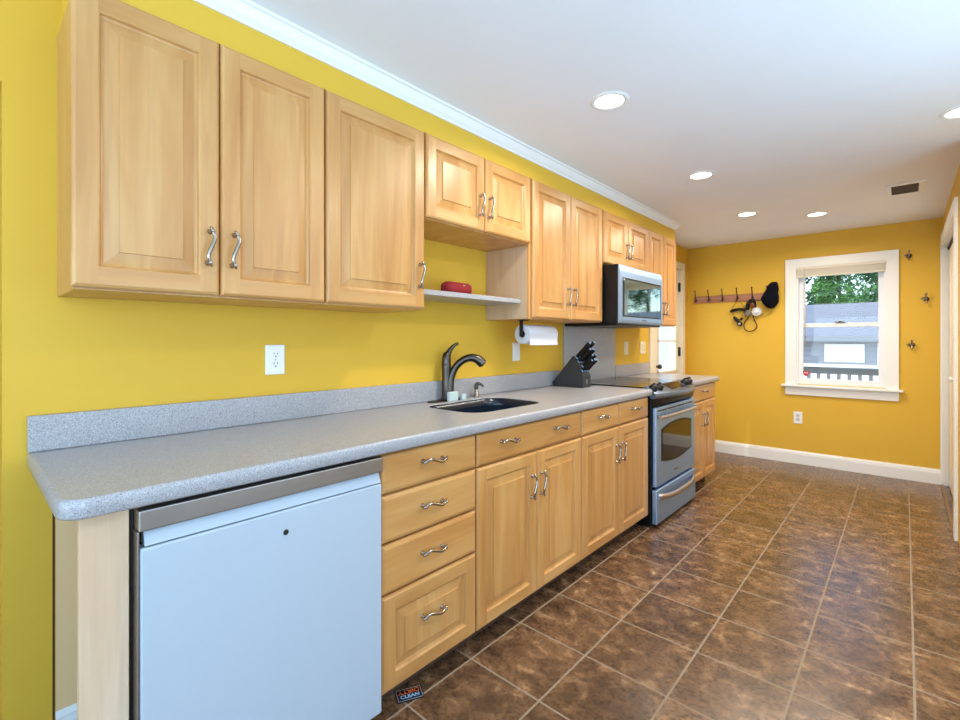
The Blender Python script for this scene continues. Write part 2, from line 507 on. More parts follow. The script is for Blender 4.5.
def base_bm(x0, y0, x1, y1, nx, ny, h=.128):
    prof = [(0, 0), (.016, 0), (.016, h - .035), (.013, h - .022), (.013, h - .016), (.008, h - .008), (.005, h), (0, h)]
    bm = bmesh.new()
    ring_loft(bm, [[(x + nx * a, y + ny * a, z) for a, z in prof] for x, y in ((x0, y0), (x1, y1))])
    return bm
struct('baseboard_back', base_bm(.0, L_, W_, L_, 0, -1), TRIM)
struct('baseboard_left', base_bm(0, .188, 0, .90, 1, 0, .142), TRIM)
struct('trim_2', B((0, .0035, .188, .91, .142, .874)), BARE)             # bare strip of wall under the worktop
struct('trim_3', B((0, .0025, .181, .186, .0, .874)), plain('dark_paint_edge', (84, 50, 16), .8))
struct('baseboard_right', B((W_ - .018, W_, 4.20, 5.60, 0, .010)), plain('worn_brown_threshold', (132, 104, 74), .5))    # low wooden threshold in front of the closet

# back window (window_1)
w = struct('window_1', B((WX0 - .005, WX0 + .018, L_ - .004, L_ + .12, WZ0, WZ1), (WX1 - .018, WX1 + .005, L_ - .004, L_ + .12, WZ0, WZ1),
                         (WX0, WX1, L_ - .004, L_ + .12, WZ1 - .02, WZ1 + .002), (WX0, WX1, L_ + .02, L_ + .12, WZ0 - .002, WZ0 + .02)), VINYL)
CA = .9585; CB = 1.822
bm = bmesh.new()
for b_ in ((CA, WX0 + .004, L_ - .022, L_, .79, 2.05), (WX1 - .004, CB, L_ - .022, L_, .79, 2.05), (CA, CB, L_ - .0225, L_, 1.962, 2.05)):
    box(bm, *b_, bev=.004)
obj('casing', bm, TRIM, w)
bm = bmesh.new(); box(bm, CA - .03, CB + .03, L_ - .062, L_ + .02, .772, .795, bev=.006); obj('sill', bm, TRIM, w)
bm = bmesh.new(); box(bm, CA, CB, L_ - .02, L_, .69, .772, bev=.003); obj('apron', bm, TRIM, w)
def sash(name, z0, z1, y, fr, top, bot):
    bm = bmesh.new()
    x0, x1 = WX0 + .012, WX1 - .012
    box(bm, x0, x0 + fr, y, y + .03, z0, z1, bev=.003); box(bm, x1 - fr, x1, y, y + .03, z0, z1, bev=.003)
    box(bm, x0 + fr, x1 - fr, y, y + .03, z1 - top, z1, bev=.003); box(bm, x0 + fr, x1 - fr, y, y + .03, z0, z0 + bot, bev=.003)
    s = obj(name, bm, VINYL, w)
    obj('pane', B((x0 + fr - .004, x1 - fr + .004, y + .013, y + .017, z0 + bot - .004, z1 - top + .004)), GLASS, s)
    return s
sash('upper_sash', 1.365, WZ1 - .015, L_ + .062, .045, .04, .035)
ls = sash('lower_sash', WZ0 + .012, 1.405, L_ + .026, .042, .04, .045)
bm = bmesh.new(); box(bm, 1.36, 1.44, L_ + .012, L_ + .03, 1.405, 1.415, bev=.002); box(bm, 1.385, 1.415, L_ + .008, L_ + .026, 1.415, 1.424, bev=.002)
obj('sash_lock', bm, PEWTER, ls)
# security sticker on the lower pane
bm = bmesh.new()
sx, sz, sy = 1.127, .905, L_ + .0375
pts = [(-.024, .026), (.024, .026), (.026, .0), (.016, -.018), (0, -.030), (-.016, -.018), (-.026, 0)]
ring_loft(bm, [[(sx + a, sy, sz + b) for a, b in pts], [(sx + a, sy - .0012, sz + b) for a, b in pts]])
st = obj('sticker', bm, STICKER); tag(st, 'small red shield sticker on the lower left of the window pane', 'sticker')
bm = bmesh.new()
for k in (-.011, 0, .011): box(bm, sx + k - .0035, sx + k + .0035, sy - .0022, sy - .0012, sz + .0, sz + .014)
obj('printed_mark', bm, plain('pale_pink_print', (240, 200, 204), .5), st)

# raised blind at the window head
bl = empty('window_blind', (1.39, L_ + .01, 1.86), 'ivory slatted blind drawn up tight at the window head', 'blind')
bm = bmesh.new(); box(bm, WX0 + .001, WX1 - .001, L_ - .03, L_ + .022, 1.935, 1.962, bev=.003); obj('head_rail', bm, BLIND, bl)
bm = bmesh.new()
for k in range(13): box(bm, WX0 + .006, WX1 - .006, L_ - .026, L_ + .018, 1.880 + k * .0042, 1.8832 + k * .0042)
obj('slats', bm, BLIND, bl)
bm = bmesh.new(); box(bm, WX0 + .006, WX1 - .006, L_ - .026, L_ + .018, 1.862, 1.879, bev=.003); obj('bottom_rail', bm, BLIND, bl)
bm = bmesh.new(); tube(bm, [(1.125, L_ - .028, 1.95), (1.127, L_ - .026, 1.6), (1.128, L_ - .026, 1.19)], .005, 8); obj('wand', bm, LGREY, bl)

# outside door near the back corner (door_1): white half glazed door in the left wall
d1 = struct('door_1', B((-.062, -.02, D1a + .012, D1a + .14, .01, D1h - .012), (-.062, -.02, D1b - .115, D1b - .012, .01, D1h - .012),
                        (-.062, -.02, D1a + .14, D1b - .115, .01, .9), (-.062, -.02, D1a + .14, D1b - .115, 1.9, D1h - .012)), CREAM)
obj('pane', B((-.046, -.040, D1a + .135, D1b - .11, .895, 1.905)), GLASS, d1)
bm = bmesh.new()
for (a, b, c_, d_) in ((D1a + .135, D1a + .155, .89, 1.91), (D1b - .13, D1b - .11, .89, 1.91), (D1a + .135, D1b - .11, .89, .91), (D1a + .135, D1b - .11, 1.89, 1.91), (D1a + .135, D1b - .11, 1.222, 1.236)):
    box(bm, -.03, -.012, a, b, c_, d_)
obj('glazing_bead', bm, CREAM, d1)
bm = bmesh.new(); lathe(bm, (-.022, D1a + .065, .97), 'x', [(.024, 0), (.024, .008), (.010, .012), (.010, .035), (.024, .045), (.026, .06), (.016, .07), (0, .072)], 16)
obj('door_knob', bm, PEWTER, d1)
for z in (1.06, 1.78):
    bm = bmesh.new(); lathe(bm, (-.012, D1b - .012, z), 'z', [(.008, 0), (.008, .1)], 10); box(bm, -.019, -.016, D1b - .05, D1b - .012, z, z + .1)
    obj('hinge', bm, PEWTER, d1)
bm = bmesh.new()
for b_ in ((0, .018, D1a - .135, D1a + .006, 0, D1h + .07), (0, .018, D1b - .006, D1b + .072, 0, D1h + .07), (0, .0185, D1a + .006, D1b - .006, D1h - .006, D1h + .07),
           (-.14, 0, D1a, D1a + .01, 0, D1h), (-.14, 0, D1b - .01, D1b, 0, D1h), (-.14, 0, D1a, D1b, D1h - .01, D1h)):
    box(bm, *b_, bev=.002)
obj('door_frame', bm, CREAM, d1)
# gathered sheer behind the glass, on the outer face of the door
bm = bmesh.new()
n = 60
for k in range(n + 1):
    y = D1a + .14 + (D1b - .115 - D1a - .14) * k / n
    x = -.075 + .006 * math.sin(k * 1.7)
    bm.verts.new((x, y, .90)); bm.verts.new((x, y, 1.90))
bm.verts.ensure_lookup_table()
for k in range(n): bm.faces.new([bm.verts[2 * k], bm.verts[2 * k + 2], bm.verts[2 * k + 3], bm.verts[2 * k + 1]])
sh = obj('sheer_curtain', bm, SHEER, d1)

# closet with bifold leaves in the right wall (door_2)
d2 = empty('door_2', (W_ + .03, 4.9, 0), '', '')
for k_ in ('label', 'category'): del d2[k_]
d2['kind'] = 'structure'
bm = bmesh.new()
for b_ in ((W_ - .018, W_, CY0 - .09, CY0, 0, CH_ + .09), (W_ - .018, W_, CY1 - .006, L_ - .002, .0, CH_ + .09), (W_ - .0185, W_, CY0, CY1, CH_, CH_ + .09),
           (W_, W_ + .12, CY0, CY0 + .012, 0, CH_), (W_, W_ + .12, CY1 - .012, CY1, 0, CH_), (W_, W_ + .12, CY0 + .012, CY1 - .012, CH_ - .008, CH_)):
    box(bm, *b_, bev=.002)
obj('door_frame', bm, TRIM, d2)
obj('track', B((W_ + .025, W_ + .065, CY0 + .02, CY1 - .02, CH_ - .030, CH_ - .008)), BLACK_M, d2)
nl = 4; lw = (CY1 - CY0 - .05) / nl
for k in range(nl):
    y0 = CY0 + .025 + k * lw
    bm = bmesh.new()
    box(bm, W_ + .032, W_ + .06, y0 + .002, y0 + lw - .002, .015, CH_ - .035, bev=.003)
    for (a, b) in ((.12, .95), (1.05, 1.90)):
        ys, ye = y0 + .06, y0 + lw - .06
        ring_loft(bm, [[(W_ + .0325, ys, a), (W_ + .0325, ye, a), (W_ + .0325, ye, b), (W_ + .0325, ys, b)],
                       [(W_ + .026, ys + .012, a + .012), (W_ + .026, ye - .012, a + .012), (W_ + .026, ye - .012, b - .012), (W_ + .026, ys + .012, b - .012)]], cap0=False)
    lf = obj('bifold_leaf', bm, CREAM, d2)
    if k in (1, 2):
        bm = bmesh.new(); lathe(bm, (W_ + .032, y0 + (lw - .05 if k == 1 else .05), .95), 'x', [(.008, 0), (.007, -.012), (.016, -.022), (.012, -.032), (0, -.034)], 14)
        obj('leaf_knob', bm, TRIM, lf)

# ------------------------------------------------------------------ cabinets
def door_bm(y0, y1, z0, z1, xb, xf, fr=.053):
    bm = bmesh.new()
    def rect(i, x): return [(x, y0 + i, z0 + i), (x, y1 - i, z0 + i), (x, y1 - i, z1 - i), (x, y0 + i, z1 - i)]
    def loft(rs, railmi):
        vr = [[bm.verts.new(p) for p in r] for r in rs]
        for a, b in zip(vr, vr[1:]):
            for i in range(4):
                f = bm.faces.new((a[i], a[(i + 1) % 4], b[(i + 1) % 4], b[i]))
                f.material_index = railmi if i in (0, 2) else 0
        return vr
    vr = loft([rect(0, xb), rect(0, xf - .009), rect(.003, xf - .004), rect(.009, xf)], 1)
    bm.faces.new(list(reversed(vr[0])))
    o = .009
    q = lambda pts, mi: setattr(bm.faces.new([bm.verts.new(p) for p in pts]), 'material_index', mi)
    q([(xf, y0 + o, z0 + o), (xf, y0 + fr, z0 + o), (xf, y0 + fr, z1 - o), (xf, y0 + o, z1 - o)], 0)
    q([(xf, y1 - fr, z0 + o), (xf, y1 - o, z0 + o), (xf, y1 - o, z1 - o), (xf, y1 - fr, z1 - o)], 0)
    q([(xf, y0 + fr, z0 + o), (xf, y1 - fr, z0 + o), (xf, y1 - fr, z0 + fr), (xf, y0 + fr, z0 + fr)], 1)
    q([(xf, y0 + fr, z1 - fr), (xf, y1 - fr, z1 - fr), (xf, y1 - fr, z1 - o), (xf, y0 + fr, z1 - o)], 1)
    bv = min(.031, (y1 - y0 - 2 * fr) * .17)
    vr = loft([rect(fr, xf), rect(fr + .003, xf - .002), rect(fr + .006, xf - .009), rect(fr + .012, xf - .0125),
               rect(fr + .012 + bv, xf - .0055), rect(fr + .0125 + bv, xf - .001)], 0)
    bm.faces.new(vr[-1])
    bmesh.ops.remove_doubles(bm, verts=bm.verts, dist=1e-5)
    return bm

def slab_bm(y0, y1, z0, z1, xb, xf):
    bm = bmesh.new()
    def rect(i, x): return [(x, y0 + i, z0 + i), (x, y1 - i, z0 + i), (x, y1 - i, z1 - i), (x, y0 + i, z1 - i)]
    ring_loft(bm, [rect(0, xb), rect(0, xf - .009), rect(.004, xf - .0035), rect(.014, xf)])
    return bm

def handle(parent, x, y, z, vertical=True, flip=1, ln=.104):
    """S-shaped bar pull on two flared posts, standing off a face at x"""
    bm = bmesh.new()
    h = ln / 2
    def P(t, lat, out):
        return (x + out, y + lat * flip, z + t) if vertical else (x + out, y + t, z + lat * flip)
    path = [P(-h, -.001, .018), P(-h * .86, -.005, .021), P(-h * .5, -.0085, .024), P(0, 0, .025), P(h * .5, .0085, .024), P(h * .86, .005, .021), P(h, .001, .018)]
    pp = smooth_path(path, 5)
    tube(bm, pp, lerp_list([.0042, .0048, .0054, .0058, .0054, .0048, .0042], len(pp)), 10)
    for s in (-1, 1):
        lathe(bm, P(s * h * .90, s * .003, 0), 'x', [(.0085, 0), (.0080, .003), (.0045, .008), (.0042, .018), (.0055, .024), (.003, .028)], 12)
        tube(bm, [P(s * h * .9, s * .003, .022), P(s * h * 1.02, s * .001, .020), P(s * h * 1.1, -s * .002, .017)], [.0048, .0042, .003], 8)
    return obj('handle', bm, NICKEL, parent)

XF_U, XC_U = .335, .313
def wall_cabinet(y0, y1, z0, label, doors, depth=XC_U, dz=.005):
    t = empty('wall_cabinet', (.16, (y0 + y1) / 2, z0), label, 'cabinet')
    bm = bmesh.new(); box(bm, .002, depth, y0 + .0005, y1 - .0005, z0, 2.134)
    obj('carcass', bm, W_V, t)
    for (a, b, hy) in doors:
        d = obj('door', door_bm(a, b, z0 + dz, 2.131, depth + .001, XF_U), [W_V, W_H], t)
        if hy is not None:
            handle(d, XF_U, hy, z0 + (.145 if z0 < 1.5 else .125), True, flip=1 if hy > (a + b) / 2 else 1)
    return t
wall_cabinet(.191, .8705, 1.366, 'pale maple wall cabinet with two tall doors at the left end of the row', [(.1825, .522, .492), (.526, .868, .560)])
wall_cabinet(.8715, 1.339, 1.366, 'single door maple wall cabinet between the two-door left cabinet and the open shelf', [(.874, 1.335, 1.305)])
wall_cabinet(1.340, 2.108, 1.765, 'short two-door maple wall cabinet above the open grey shelf', [(1.345, 1.722, 1.686), (1.728, 2.104, 1.755)])
u4 = wall_cabinet(2.110, 2.939, 1.357, 'tall two-door maple wall cabinet above the paper towels, left of the microwave', [(2.126, 2.520, 2.482), (2.526, 2.932, 2.552)])
obj('end_panel', B((.002, XC_U - .012, 2.1082, 2.1098, 1.3575, 1.7635)), W_SIDE, u4, 'beige laminate end panel')
wall_cabinet(2.940, 3.710, 1.765, 'short two-door maple wall cabinet directly above the microwave', [(2.950, 3.326, 3.295), (3.332, 3.704, 3.350)])
wall_cabinet(3.711, 4.325, 1.36, 'tall narrow-door maple wall cabinet right of the microwave, at the far end of the row', [(3.716, 4.012, 3.985), (4.018, 4.320, 4.045)])

XF_B, XC_B = .615, .593
def base_cabinet(y0, y1, label, fronts):
    t = empty('base_cabinet', (.3, (y0 + y1) / 2, 0), label, 'cabinet')
    ya, yb = y0 + .0005, y1 - .0005
    obj('carcass', B((.004, XC_B, ya, ya + .016, .088, .874), (.004, XC_B, yb - .016, yb, .088, .874), (.004, XC_B, ya + .016, yb - .016, .088, .104),
                     (.004, .012, ya + .016, yb - .016, .104, .874), (XC_B - .018, XC_B, ya + .016, yb - .016, .104, .874)), W_V, t)
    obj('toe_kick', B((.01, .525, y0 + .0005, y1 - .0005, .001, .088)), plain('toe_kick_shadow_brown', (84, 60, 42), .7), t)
    for f in fronts:
        kind, a, b, c, d = f[:5]
        if kind == 'door':
            o = obj('door', door_bm(a, b, c, d, XC_B + .001, XF_B), [W_V, W_H], t)
            handle(o, XF_B, f[5], .580, True)
        elif kind == 'paneldrawer':
            o = obj('drawer', door_bm(a, b, c, d, XC_B + .001, XF_B), [W_V, W_H], t)
            handle(o, XF_B - .003, f[5], (c + d) / 2 + .028, False, -1)
        else:
            o = obj('drawer' if kind == 'drawer' else 'false_front', slab_bm(a, b, c, d, XC_B + .001, XF_B), W_H, t)
            for hy in f[5:]: handle(o, XF_B, hy, (c + d) / 2 + .012 if d > .8 else (c + d) / 2 + .006, False, -1)
    return t
base_cabinet(.903, 1.3575, 'maple base cabinet with a stack of four drawers beside the white refrigerator',
    [('drawer', .907, 1.354, .738, .866, 1.124), ('drawer', .907, 1.354, .577, .731, 1.124), ('drawer', .907, 1.354, .410, .570, 1.124), ('paneldrawer', .907, 1.354, .090, .403, 1.124)])
base_cabinet(1.3585, 2.1675, 'wide two-door maple sink cabinet with two pulls on its top panel',
    [('false_front', 1.364, 2.163, .738, .866, 1.555, 1.955), ('door', 1.364, 1.766, .090, .731, 1.722), ('door', 1.770, 2.163, .090, .731, 1.796)])
base_cabinet(2.1685, 3.026, 'maple base cabinet with two small drawers, left of the stove',
    [('drawer', 2.174, 2.596, .738, .866, 2.385), ('drawer', 2.604, 3.020, .738, .866, 2.812), ('door', 2.174, 2.596, .090, .731, 2.556), ('door', 2.604, 3.020, .090, .731, 2.632)])
base_cabinet(3.830, 4.490, 'maple base cabinet with one wide drawer, right of the stove at the far end',
    [('drawer', 3.835, 4.485, .738, .866, 4.16), ('door', 3.835, 4.156, .090, .731, 4.122), ('door', 4.162, 4.485, .090, .731, 4.198)])

# filler panel at the open left end
o = obj('filler_panel', B((.578, .600, .163, .247, .001, .8745), bev=.001), W_PALE)
tag(o, 'upright pale raw wood panel under the worktop end, left of the refrigerator', 'panel')

# ------------------------------------------------------------------ worktops
ZT, ZB = .917, .876
def rrect(x0, x1, y0, y1, radii, n=7):
    """radii for corners (x0,y0),(x1,y0),(x1,y1),(x0,y1)"""
    out = []
    for (cx, cy, sx_, sy_, r, a0) in ((x0, y0, 1, 1, radii[0], 180), (x1, y0, -1, 1, radii[1], 270), (x1, y1, -1, -1, radii[2], 0), (x0, y1, 1, -1, radii[3], 90)):
        for k in range(n):
            a = R(a0 + 90 * k / (n - 1))
            out.append((cx + sx_ * r + r * math.cos(a), cy + sy_ * r + r * math.sin(a)))
    return out
def offset_rrect(x0, x1, y0, y1, radii, i, sides):
    """inset by i on chosen sides"""
    return rrect(x0 + i * sides[0], x1 - i * sides[1], y0 + i * sides[2], y1 - i * sides[3], [max(r - i, .0005) for r in radii])
def worktop(name, x1, y0, y1, radii, sides, hole, parent):
    bm = bmesh.new()
    prof = [(.004, ZB), (.0, ZB + .005), (.0, ZT - .010), (.0018, ZT - .005), (.005, ZT - .0015), (.010, ZT)]
    rings = [[bm.verts.new((x, y, z)) for x, y in offset_rrect(.001, x1, y0, y1, radii, i, sides)] for i, z in prof]
    n = len(rings[0])
    for a, b in zip(rings, rings[1:]):
        for k in range(n):
            f = bm.faces.new((a[k], a[(k + 1) % n], b[(k + 1) % n], b[k])); f.smooth = True
    if hole:
        hr = [[bm.verts.new((x, y, z)) for x, y in offset_rrect(*hole, [.10, .10, .10, .10], i, (1, 1, 1, 1))] for i, z in ((0, ZB), (0, ZT - .005), (-.004, ZT))]
        m = len(hr[0])
        for a, b in zip(hr, hr[1:]):
            for k in range(m):
                f = bm.faces.new((a[k], b[k], b[(k + 1) % m], a[(k + 1) % m])); f.smooth = True
    bm.edges.ensure_lookup_table()
    def cap(loops):
        es = []
        for lp in loops:
            for k in range(len(lp)):
                e = bm.edges.get((lp[k], lp[(k + 1) % len(lp)]))
                es.append(e)
        bmesh.ops.triangle_fill(bm, edges=es, use_beauty=True)
    cap([rings[0]] + ([hr[0]] if hole else []))
    cap([rings[-1]] + ([hr[-1]] if hole else []))
    return obj(name, bm, COUNTER, parent)
HOLE = (.115, .480, 1.495, 2.045)
t = empty('worktop', (.3, 1.5, ZB), 'long grey speckled worktop running from the left end to the stove', 'worktop')
worktop('slab', .637, .127, 3.028, [.002, .05, .002, .002], (0, 1, 1, 0), HOLE, t)
obj('upstand', B((.001, .020, .127, 2.960, ZT + .0005, 1.021), bev=.003), COUNTER, t)
t = empty('worktop', (.3, 4.15, ZB), 'short grey speckled worktop on the far side of the stove', 'worktop')
worktop('slab', .637, 3.830, 4.535, [.002, .002, .02, .002], (0, 1, 0, 1), None, t)
obj('upstand', B((.001, .020, 3.768, 4.500, ZT + .0005, 1.021), bev=.003), COUNTER, t)
o = obj('splash_panel', B((.001, .016, 2.9605, 3.7675, ZT + .001, 1.352), bev=.002), COUNTER)
tag(o, 'flat grey panel standing on the wall behind the stove', 'panel')

# ------------------------------------------------------------------ sink, faucet, soap pump, sponges
t = empty('sink', (.3, 1.77, .70), 'dark navy undermount sink set into the grey worktop', 'sink')
bm = bmesh.new()
prof_o = [(.0012, .9125), (.0012, .87), (.0016, .80), (.006, .72), (.03, .690)]
prof_i = [(.04, .700), (.018, .715), (.010, .74), (.006, .87), (.005, .9125)]
rings = [[(x, y, z) for x, y in offset_rrect(*HOLE, [.10] * 4, i, (1, 1, 1, 1))] for i, z in prof_o + prof_i]
vr = [[bm.verts.new(p) for p in r] for r in rings]
n = len(vr[0])
for a, b in zip(vr[:5], vr[1:5]):
    for k in range(n): bm.faces.new((a[k], a[(k + 1) % n], b[(k + 1) % n], b[k])).smooth = True
for a, b in zip(vr[5:], vr[6:]):
    for k in range(n): bm.faces.new((a[k], a[(k + 1) % n], b[(k + 1) % n], b[k])).smooth = True
bm.faces.new(vr[4]); bm.faces.new(vr[5])
for k in range(n): bm.faces.new((vr[-1][k], vr[-1][(k + 1) % n], vr[0][(k + 1) % n], vr[0][k]))
obj('basin', bm, SINKM, t)
bm = bmesh.new(); lathe(bm, (.30, 1.77, .7005), 'z', [(.045, 0), (.045, .003), (.036, .004), (.034, .001)], 24)
obj('drain', bm, STEEL, t)

FX, FY = .062, 1.722
t = empty('faucet', (FX, FY, ZT), 'brushed nickel single lever kitchen faucet arching over the sink', 'faucet')
bm = bmesh.new()
pl = rrect(FX - .026, FX + .026, FY - .125, FY + .125, [.025] * 4)
ring_loft(bm, [[(x, y, ZT) for x, y in pl], [(x, y, ZT + .004) for x, y in pl], [(FX + (x - FX) * .8, FY + (y - FY) * .96, ZT + .008) for x, y in pl]], smooth=False)
obj('deck_plate', bm, PEWTER, t)
bm = bmesh.new(); lathe(bm, (FX, FY, ZT + .008), 'z', [(.029, 0), (.029, .006), (.024, .012), (.023, .12), (.025, .17), (.0255, .185), (.024, .188), (.024, .192), (.0235, .215), (.019, .238), (.010, .250), (0, .252)], 20)
obj('body', bm, PEWTER, t)
bm = bmesh.new()
pp = smooth_path([(FX, FY + .004, 1.13), (FX + .004, FY + .012, 1.170), (FX + .012, FY + .032, 1.200), (FX + .018, FY + .052, 1.214), (FX + .022, FY + .066, 1.219)], 5)
tube(bm, pp, lerp_list([.020, .016, .0105, .008, .0075], len(pp)), 12)
obj('lever', bm, PEWTER, t)
bm = bmesh.new()
dx_, dy_ = .70, .71
def fs(r, z): return (FX + dx_ * r, FY + dy_ * r, z)
pp = smooth_path([fs(.020, .925), fs(.020, .99), fs(.028, 1.05), fs(.054, 1.102), fs(.090, 1.132), fs(.125, 1.144), fs(.155, 1.140), fs(.176, 1.128), fs(.194, 1.110)], 6)
tube(bm, pp, lerp_list([.020, .020, .0195, .019, .019, .0205, .023, .025, .0255], len(pp)), 16)
sp_ = obj('spout', bm, PEWTER, t)
bm = bmesh.new(); lathe(bm, fs(.194, 1.110), Vector((dx_ * .6, dy_ * .6, -.62)), [(.020, 0), (.018, .004), (.014, .005)], 16); obj('spray_head', bm, BLACK, sp_)

t = empty('soap_dispenser', (.062, 1.955, ZT), 'small nickel soap pump on the worktop behind the sink', 'soap dispenser')
bm = bmesh.new(); lathe(bm, (.062, 1.955, ZT), 'z', [(.019, 0), (.019, .006), (.014, .010), (.013, .03), (.0105, .034), (.0105, .052)], 16); obj('collar', bm, NICKEL, t)
bm = bmesh.new(); pp = smooth_path([(.062, 1.955, .965), (.064, 1.957, .985), (.074, 1.963, .992), (.088, 1.973, .986), (.094, 1.977, .974)], 4)
tube(bm, pp, lerp_list([.013, .0125, .009, .0065, .0055], len(pp)), 12); obj('pump_nozzle', bm, PEWTER, t)

def sponge(x, y, w, d, h, rz, label):
    bm = bmesh.new(); box(bm, x - d / 2, x + d / 2, y - w / 2, y + w / 2, ZT + .0005, ZT + h, bev=.004)
    bmesh.ops.rotate(bm, verts=bm.verts, cent=(x, y, ZT), matrix=Matrix.Rotation(rz, 3, 'Z'))
    tag(obj('sponge', bm, SPONGE), label, 'sponge')
sponge(.1015, 1.730, .066, .020, .050, R(0), 'larger pale aqua sponge standing behind the sink in front of the faucet')
sponge(.1015, 1.808, .034, .020, .032, R(3), 'smaller pale aqua sponge behind the sink, right of the larger one')

# ------------------------------------------------------------------ refrigerator
FY0, FY1 = .252, .899
t = empty('refrigerator', (.32, (FY0 + FY1) / 2, 0), 'white compact undercounter refrigerator with stainless top trim', 'refrigerator')
obj('body', B((.05, .585, FY0, FY1, .02, .862), bev=.004), plain('dark_blue_black_case', (26, 34, 44), .4), t)
for y in (FY0 + .05, FY1 - .05):
    for x in (.10, .55):
        bm = bmesh.new(); lathe(bm, (x, y, 0), 'z', [(.02, 0), (.02, .02)], 12); obj('foot', bm, BLACK, t)
bm = bmesh.new()
box(bm, .587, .628, FY0 + .0095, FY1 - .002, .055, .782, bev=.005)
dr = obj('door', bm, FRIDGE, t)
bm = bmesh.new()   # slanted white grip ledge between trim and door
y0, y1 = FY0 + .018, FY1 - .006
ring_loft(bm, [[(.600, y0, .800), (.606, y0, .835), (.600, y0, .838), (.587, y0, .80)] and [(.587, y0, .786), (.627, y0, .786), (.606, y0, .838), (.587, y0, .838)],
               [(.587, y1, .786), (.627, y1, .786), (.606, y1, .838), (.587, y1, .838)]])
obj('grip_ledge', bm, FRIDGE, dr)
bm = bmesh.new()
box(bm, .587, .632, FY0 + .006, FY1 - .001, .820, .866, bev=.003)
obj('top_trim', bm, plain('satin_aluminium', (176, 170, 166), .38, 1), dr)
bm = bmesh.new(); box(bm, .587, .626, FY0 + .0045, FY0 + .009, .055, .8195, bev=.002); obj('side_trim', bm, plain('satin_aluminium_edge', (160, 156, 154), .4, 1), dr)
bm = bmesh.new(); lathe(bm, (.6275, .585, .722), 'x', [(.0075, 0), (.0075, .0015), (.006, .002)], 16); obj('lock_cover', bm, DARKSLOT, dr)

# ------------------------------------------------------------------ stove
SY0, SY1 = 3.036, 3.822
t = empty('stove', (.33, 3.417, 0), 'stainless slide-in electric stove with black glass cooktop', 'stove')
obj('body', B((.03, .622, SY0 + .002, SY1 - .002, .012, .905), bev=.003), BLACK, t)
for y in (SY0 + .06, SY1 - .06):
    for x in (.08, .56):
        bm = bmesh.new(); lathe(bm, (x, y, 0), 'z', [(.018, 0), (.018, .014)], 10); obj('foot', bm, BLACK, t)
bm = bmesh.new(); box(bm, .020, .575, SY0 - .006, SY1 + .006, ZT + .001, ZT + .008, bev=.002)
ct = obj('cooktop', bm, GLASSTOP, t)
for (x, y, r) in ((.17, 3.23, .075), (.17, 3.60, .10), (.42, 3.23, .105), (.42, 3.60, .075)):
    bm = bmesh.new()
    for rr in (r, r * .62):
        rings = [[(x + q * math.cos(2 * PI * k / 48), y + q * math.sin(2 * PI * k / 48), z) for k in range(48)] for q, z in ((rr, ZT + .0081), (rr, ZT + .0084), (rr - .002, ZT + .0084), (rr - .002, ZT + .0081))]
        ring_loft(bm, rings, False, False)
    obj('burner_ring', bm, plain('grey_burner_print', (70, 68, 68), .3), ct)
# bowed control panel
bm = bmesh.new()
NS = 24
rings = []
for k in range(NS + 1):
    s = k / NS; y = SY0 + .002 + (SY1 - SY0 - .004) * s
    bow = .052 * (1 - (2 * s - 1) ** 2)
    xf = .655 + bow
    rings.append([(.575, y, .905), (.575, y, .932), (.590, y, .934), (xf - .018, y, .893), (xf - .004, y, .884), (xf, y, .872), (xf, y, .862), (xf - .006, y, .852), (.60, y, .852)])
ring_loft(bm, rings, smooth=False)
cp = obj('control_panel', bm, plain('grey_panel_metal', (112, 128, 150), .3, .9), t)
bm = bmesh.new(); rings = []
for k in range(NS + 1):
    s = k / NS; y = SY0 + .006 + (SY1 - SY0 - .012) * s
    bow = .046 * (1 - (2 * s - 1) ** 2)
    xf = .650 + bow
    rings.append([(.60, y, .8515), (xf, y, .8515), (xf - .004, y, .835), (.640 + bow * .35, y, .805 + .0), (.60, y, .80)])
ring_loft(bm, rings)
obj('panel_underside', bm, BLACK, t)
def panel_pt(y, f):
    """point on the sloping top of the control panel, f 0 back .. 1 front"""
    s = (y - SY0) / (SY1 - SY0); xf = .655 + .052 * (1 - (2 * s - 1) ** 2) - .018
    return Vector((.590 + (xf - .590) * f, y, .934 + (.893 - .934) * f))
pn = Vector((.55, 0, .83)).normalized()
bm = bmesh.new()
q0, q1, q2, q3 = panel_pt(3.29, .12), panel_pt(3.57, .12), panel_pt(3.57, .86), panel_pt(3.29, .86)
ring_loft(bm, [[p + pn * -.004 for p in (q0, q1, q2, q3)], [p + pn * .002 for p in (q0, q1, q2, q3)]])
obj('display', bm, plain('brown_black_glass', (38, 26, 20), .12), cp)
bm = bmesh.new()
q0, q1, q2, q3 = panel_pt(3.585, .12), panel_pt(3.598, .12), panel_pt(3.598, .86), panel_pt(3.585, .86)
ring_loft(bm, [[p + pn * -.004 for p in (q0, q1, q2, q3)], [p + pn * .003 for p in (q0, q1, q2, q3)]])
obj('display_edge', bm, CHROME, cp)
for y in (3.085, 3.165, 3.245, 3.645, 3.715, 3.765):
    if y == 3.245: continue
    bm = bmesh.new(); c = panel_pt(y, .48)
    lathe(bm, c, pn, [(.030, -.004), (.030, .004), (.026, .008), (.024, .026), (.014, .030), (0, .031)], 18)
    box(bm, c.x + .001, c.x + .017, c.y - .004, c.y + .004, c.z + .022, c.z + .040)
    obj('knob', bm, BLACK, cp)
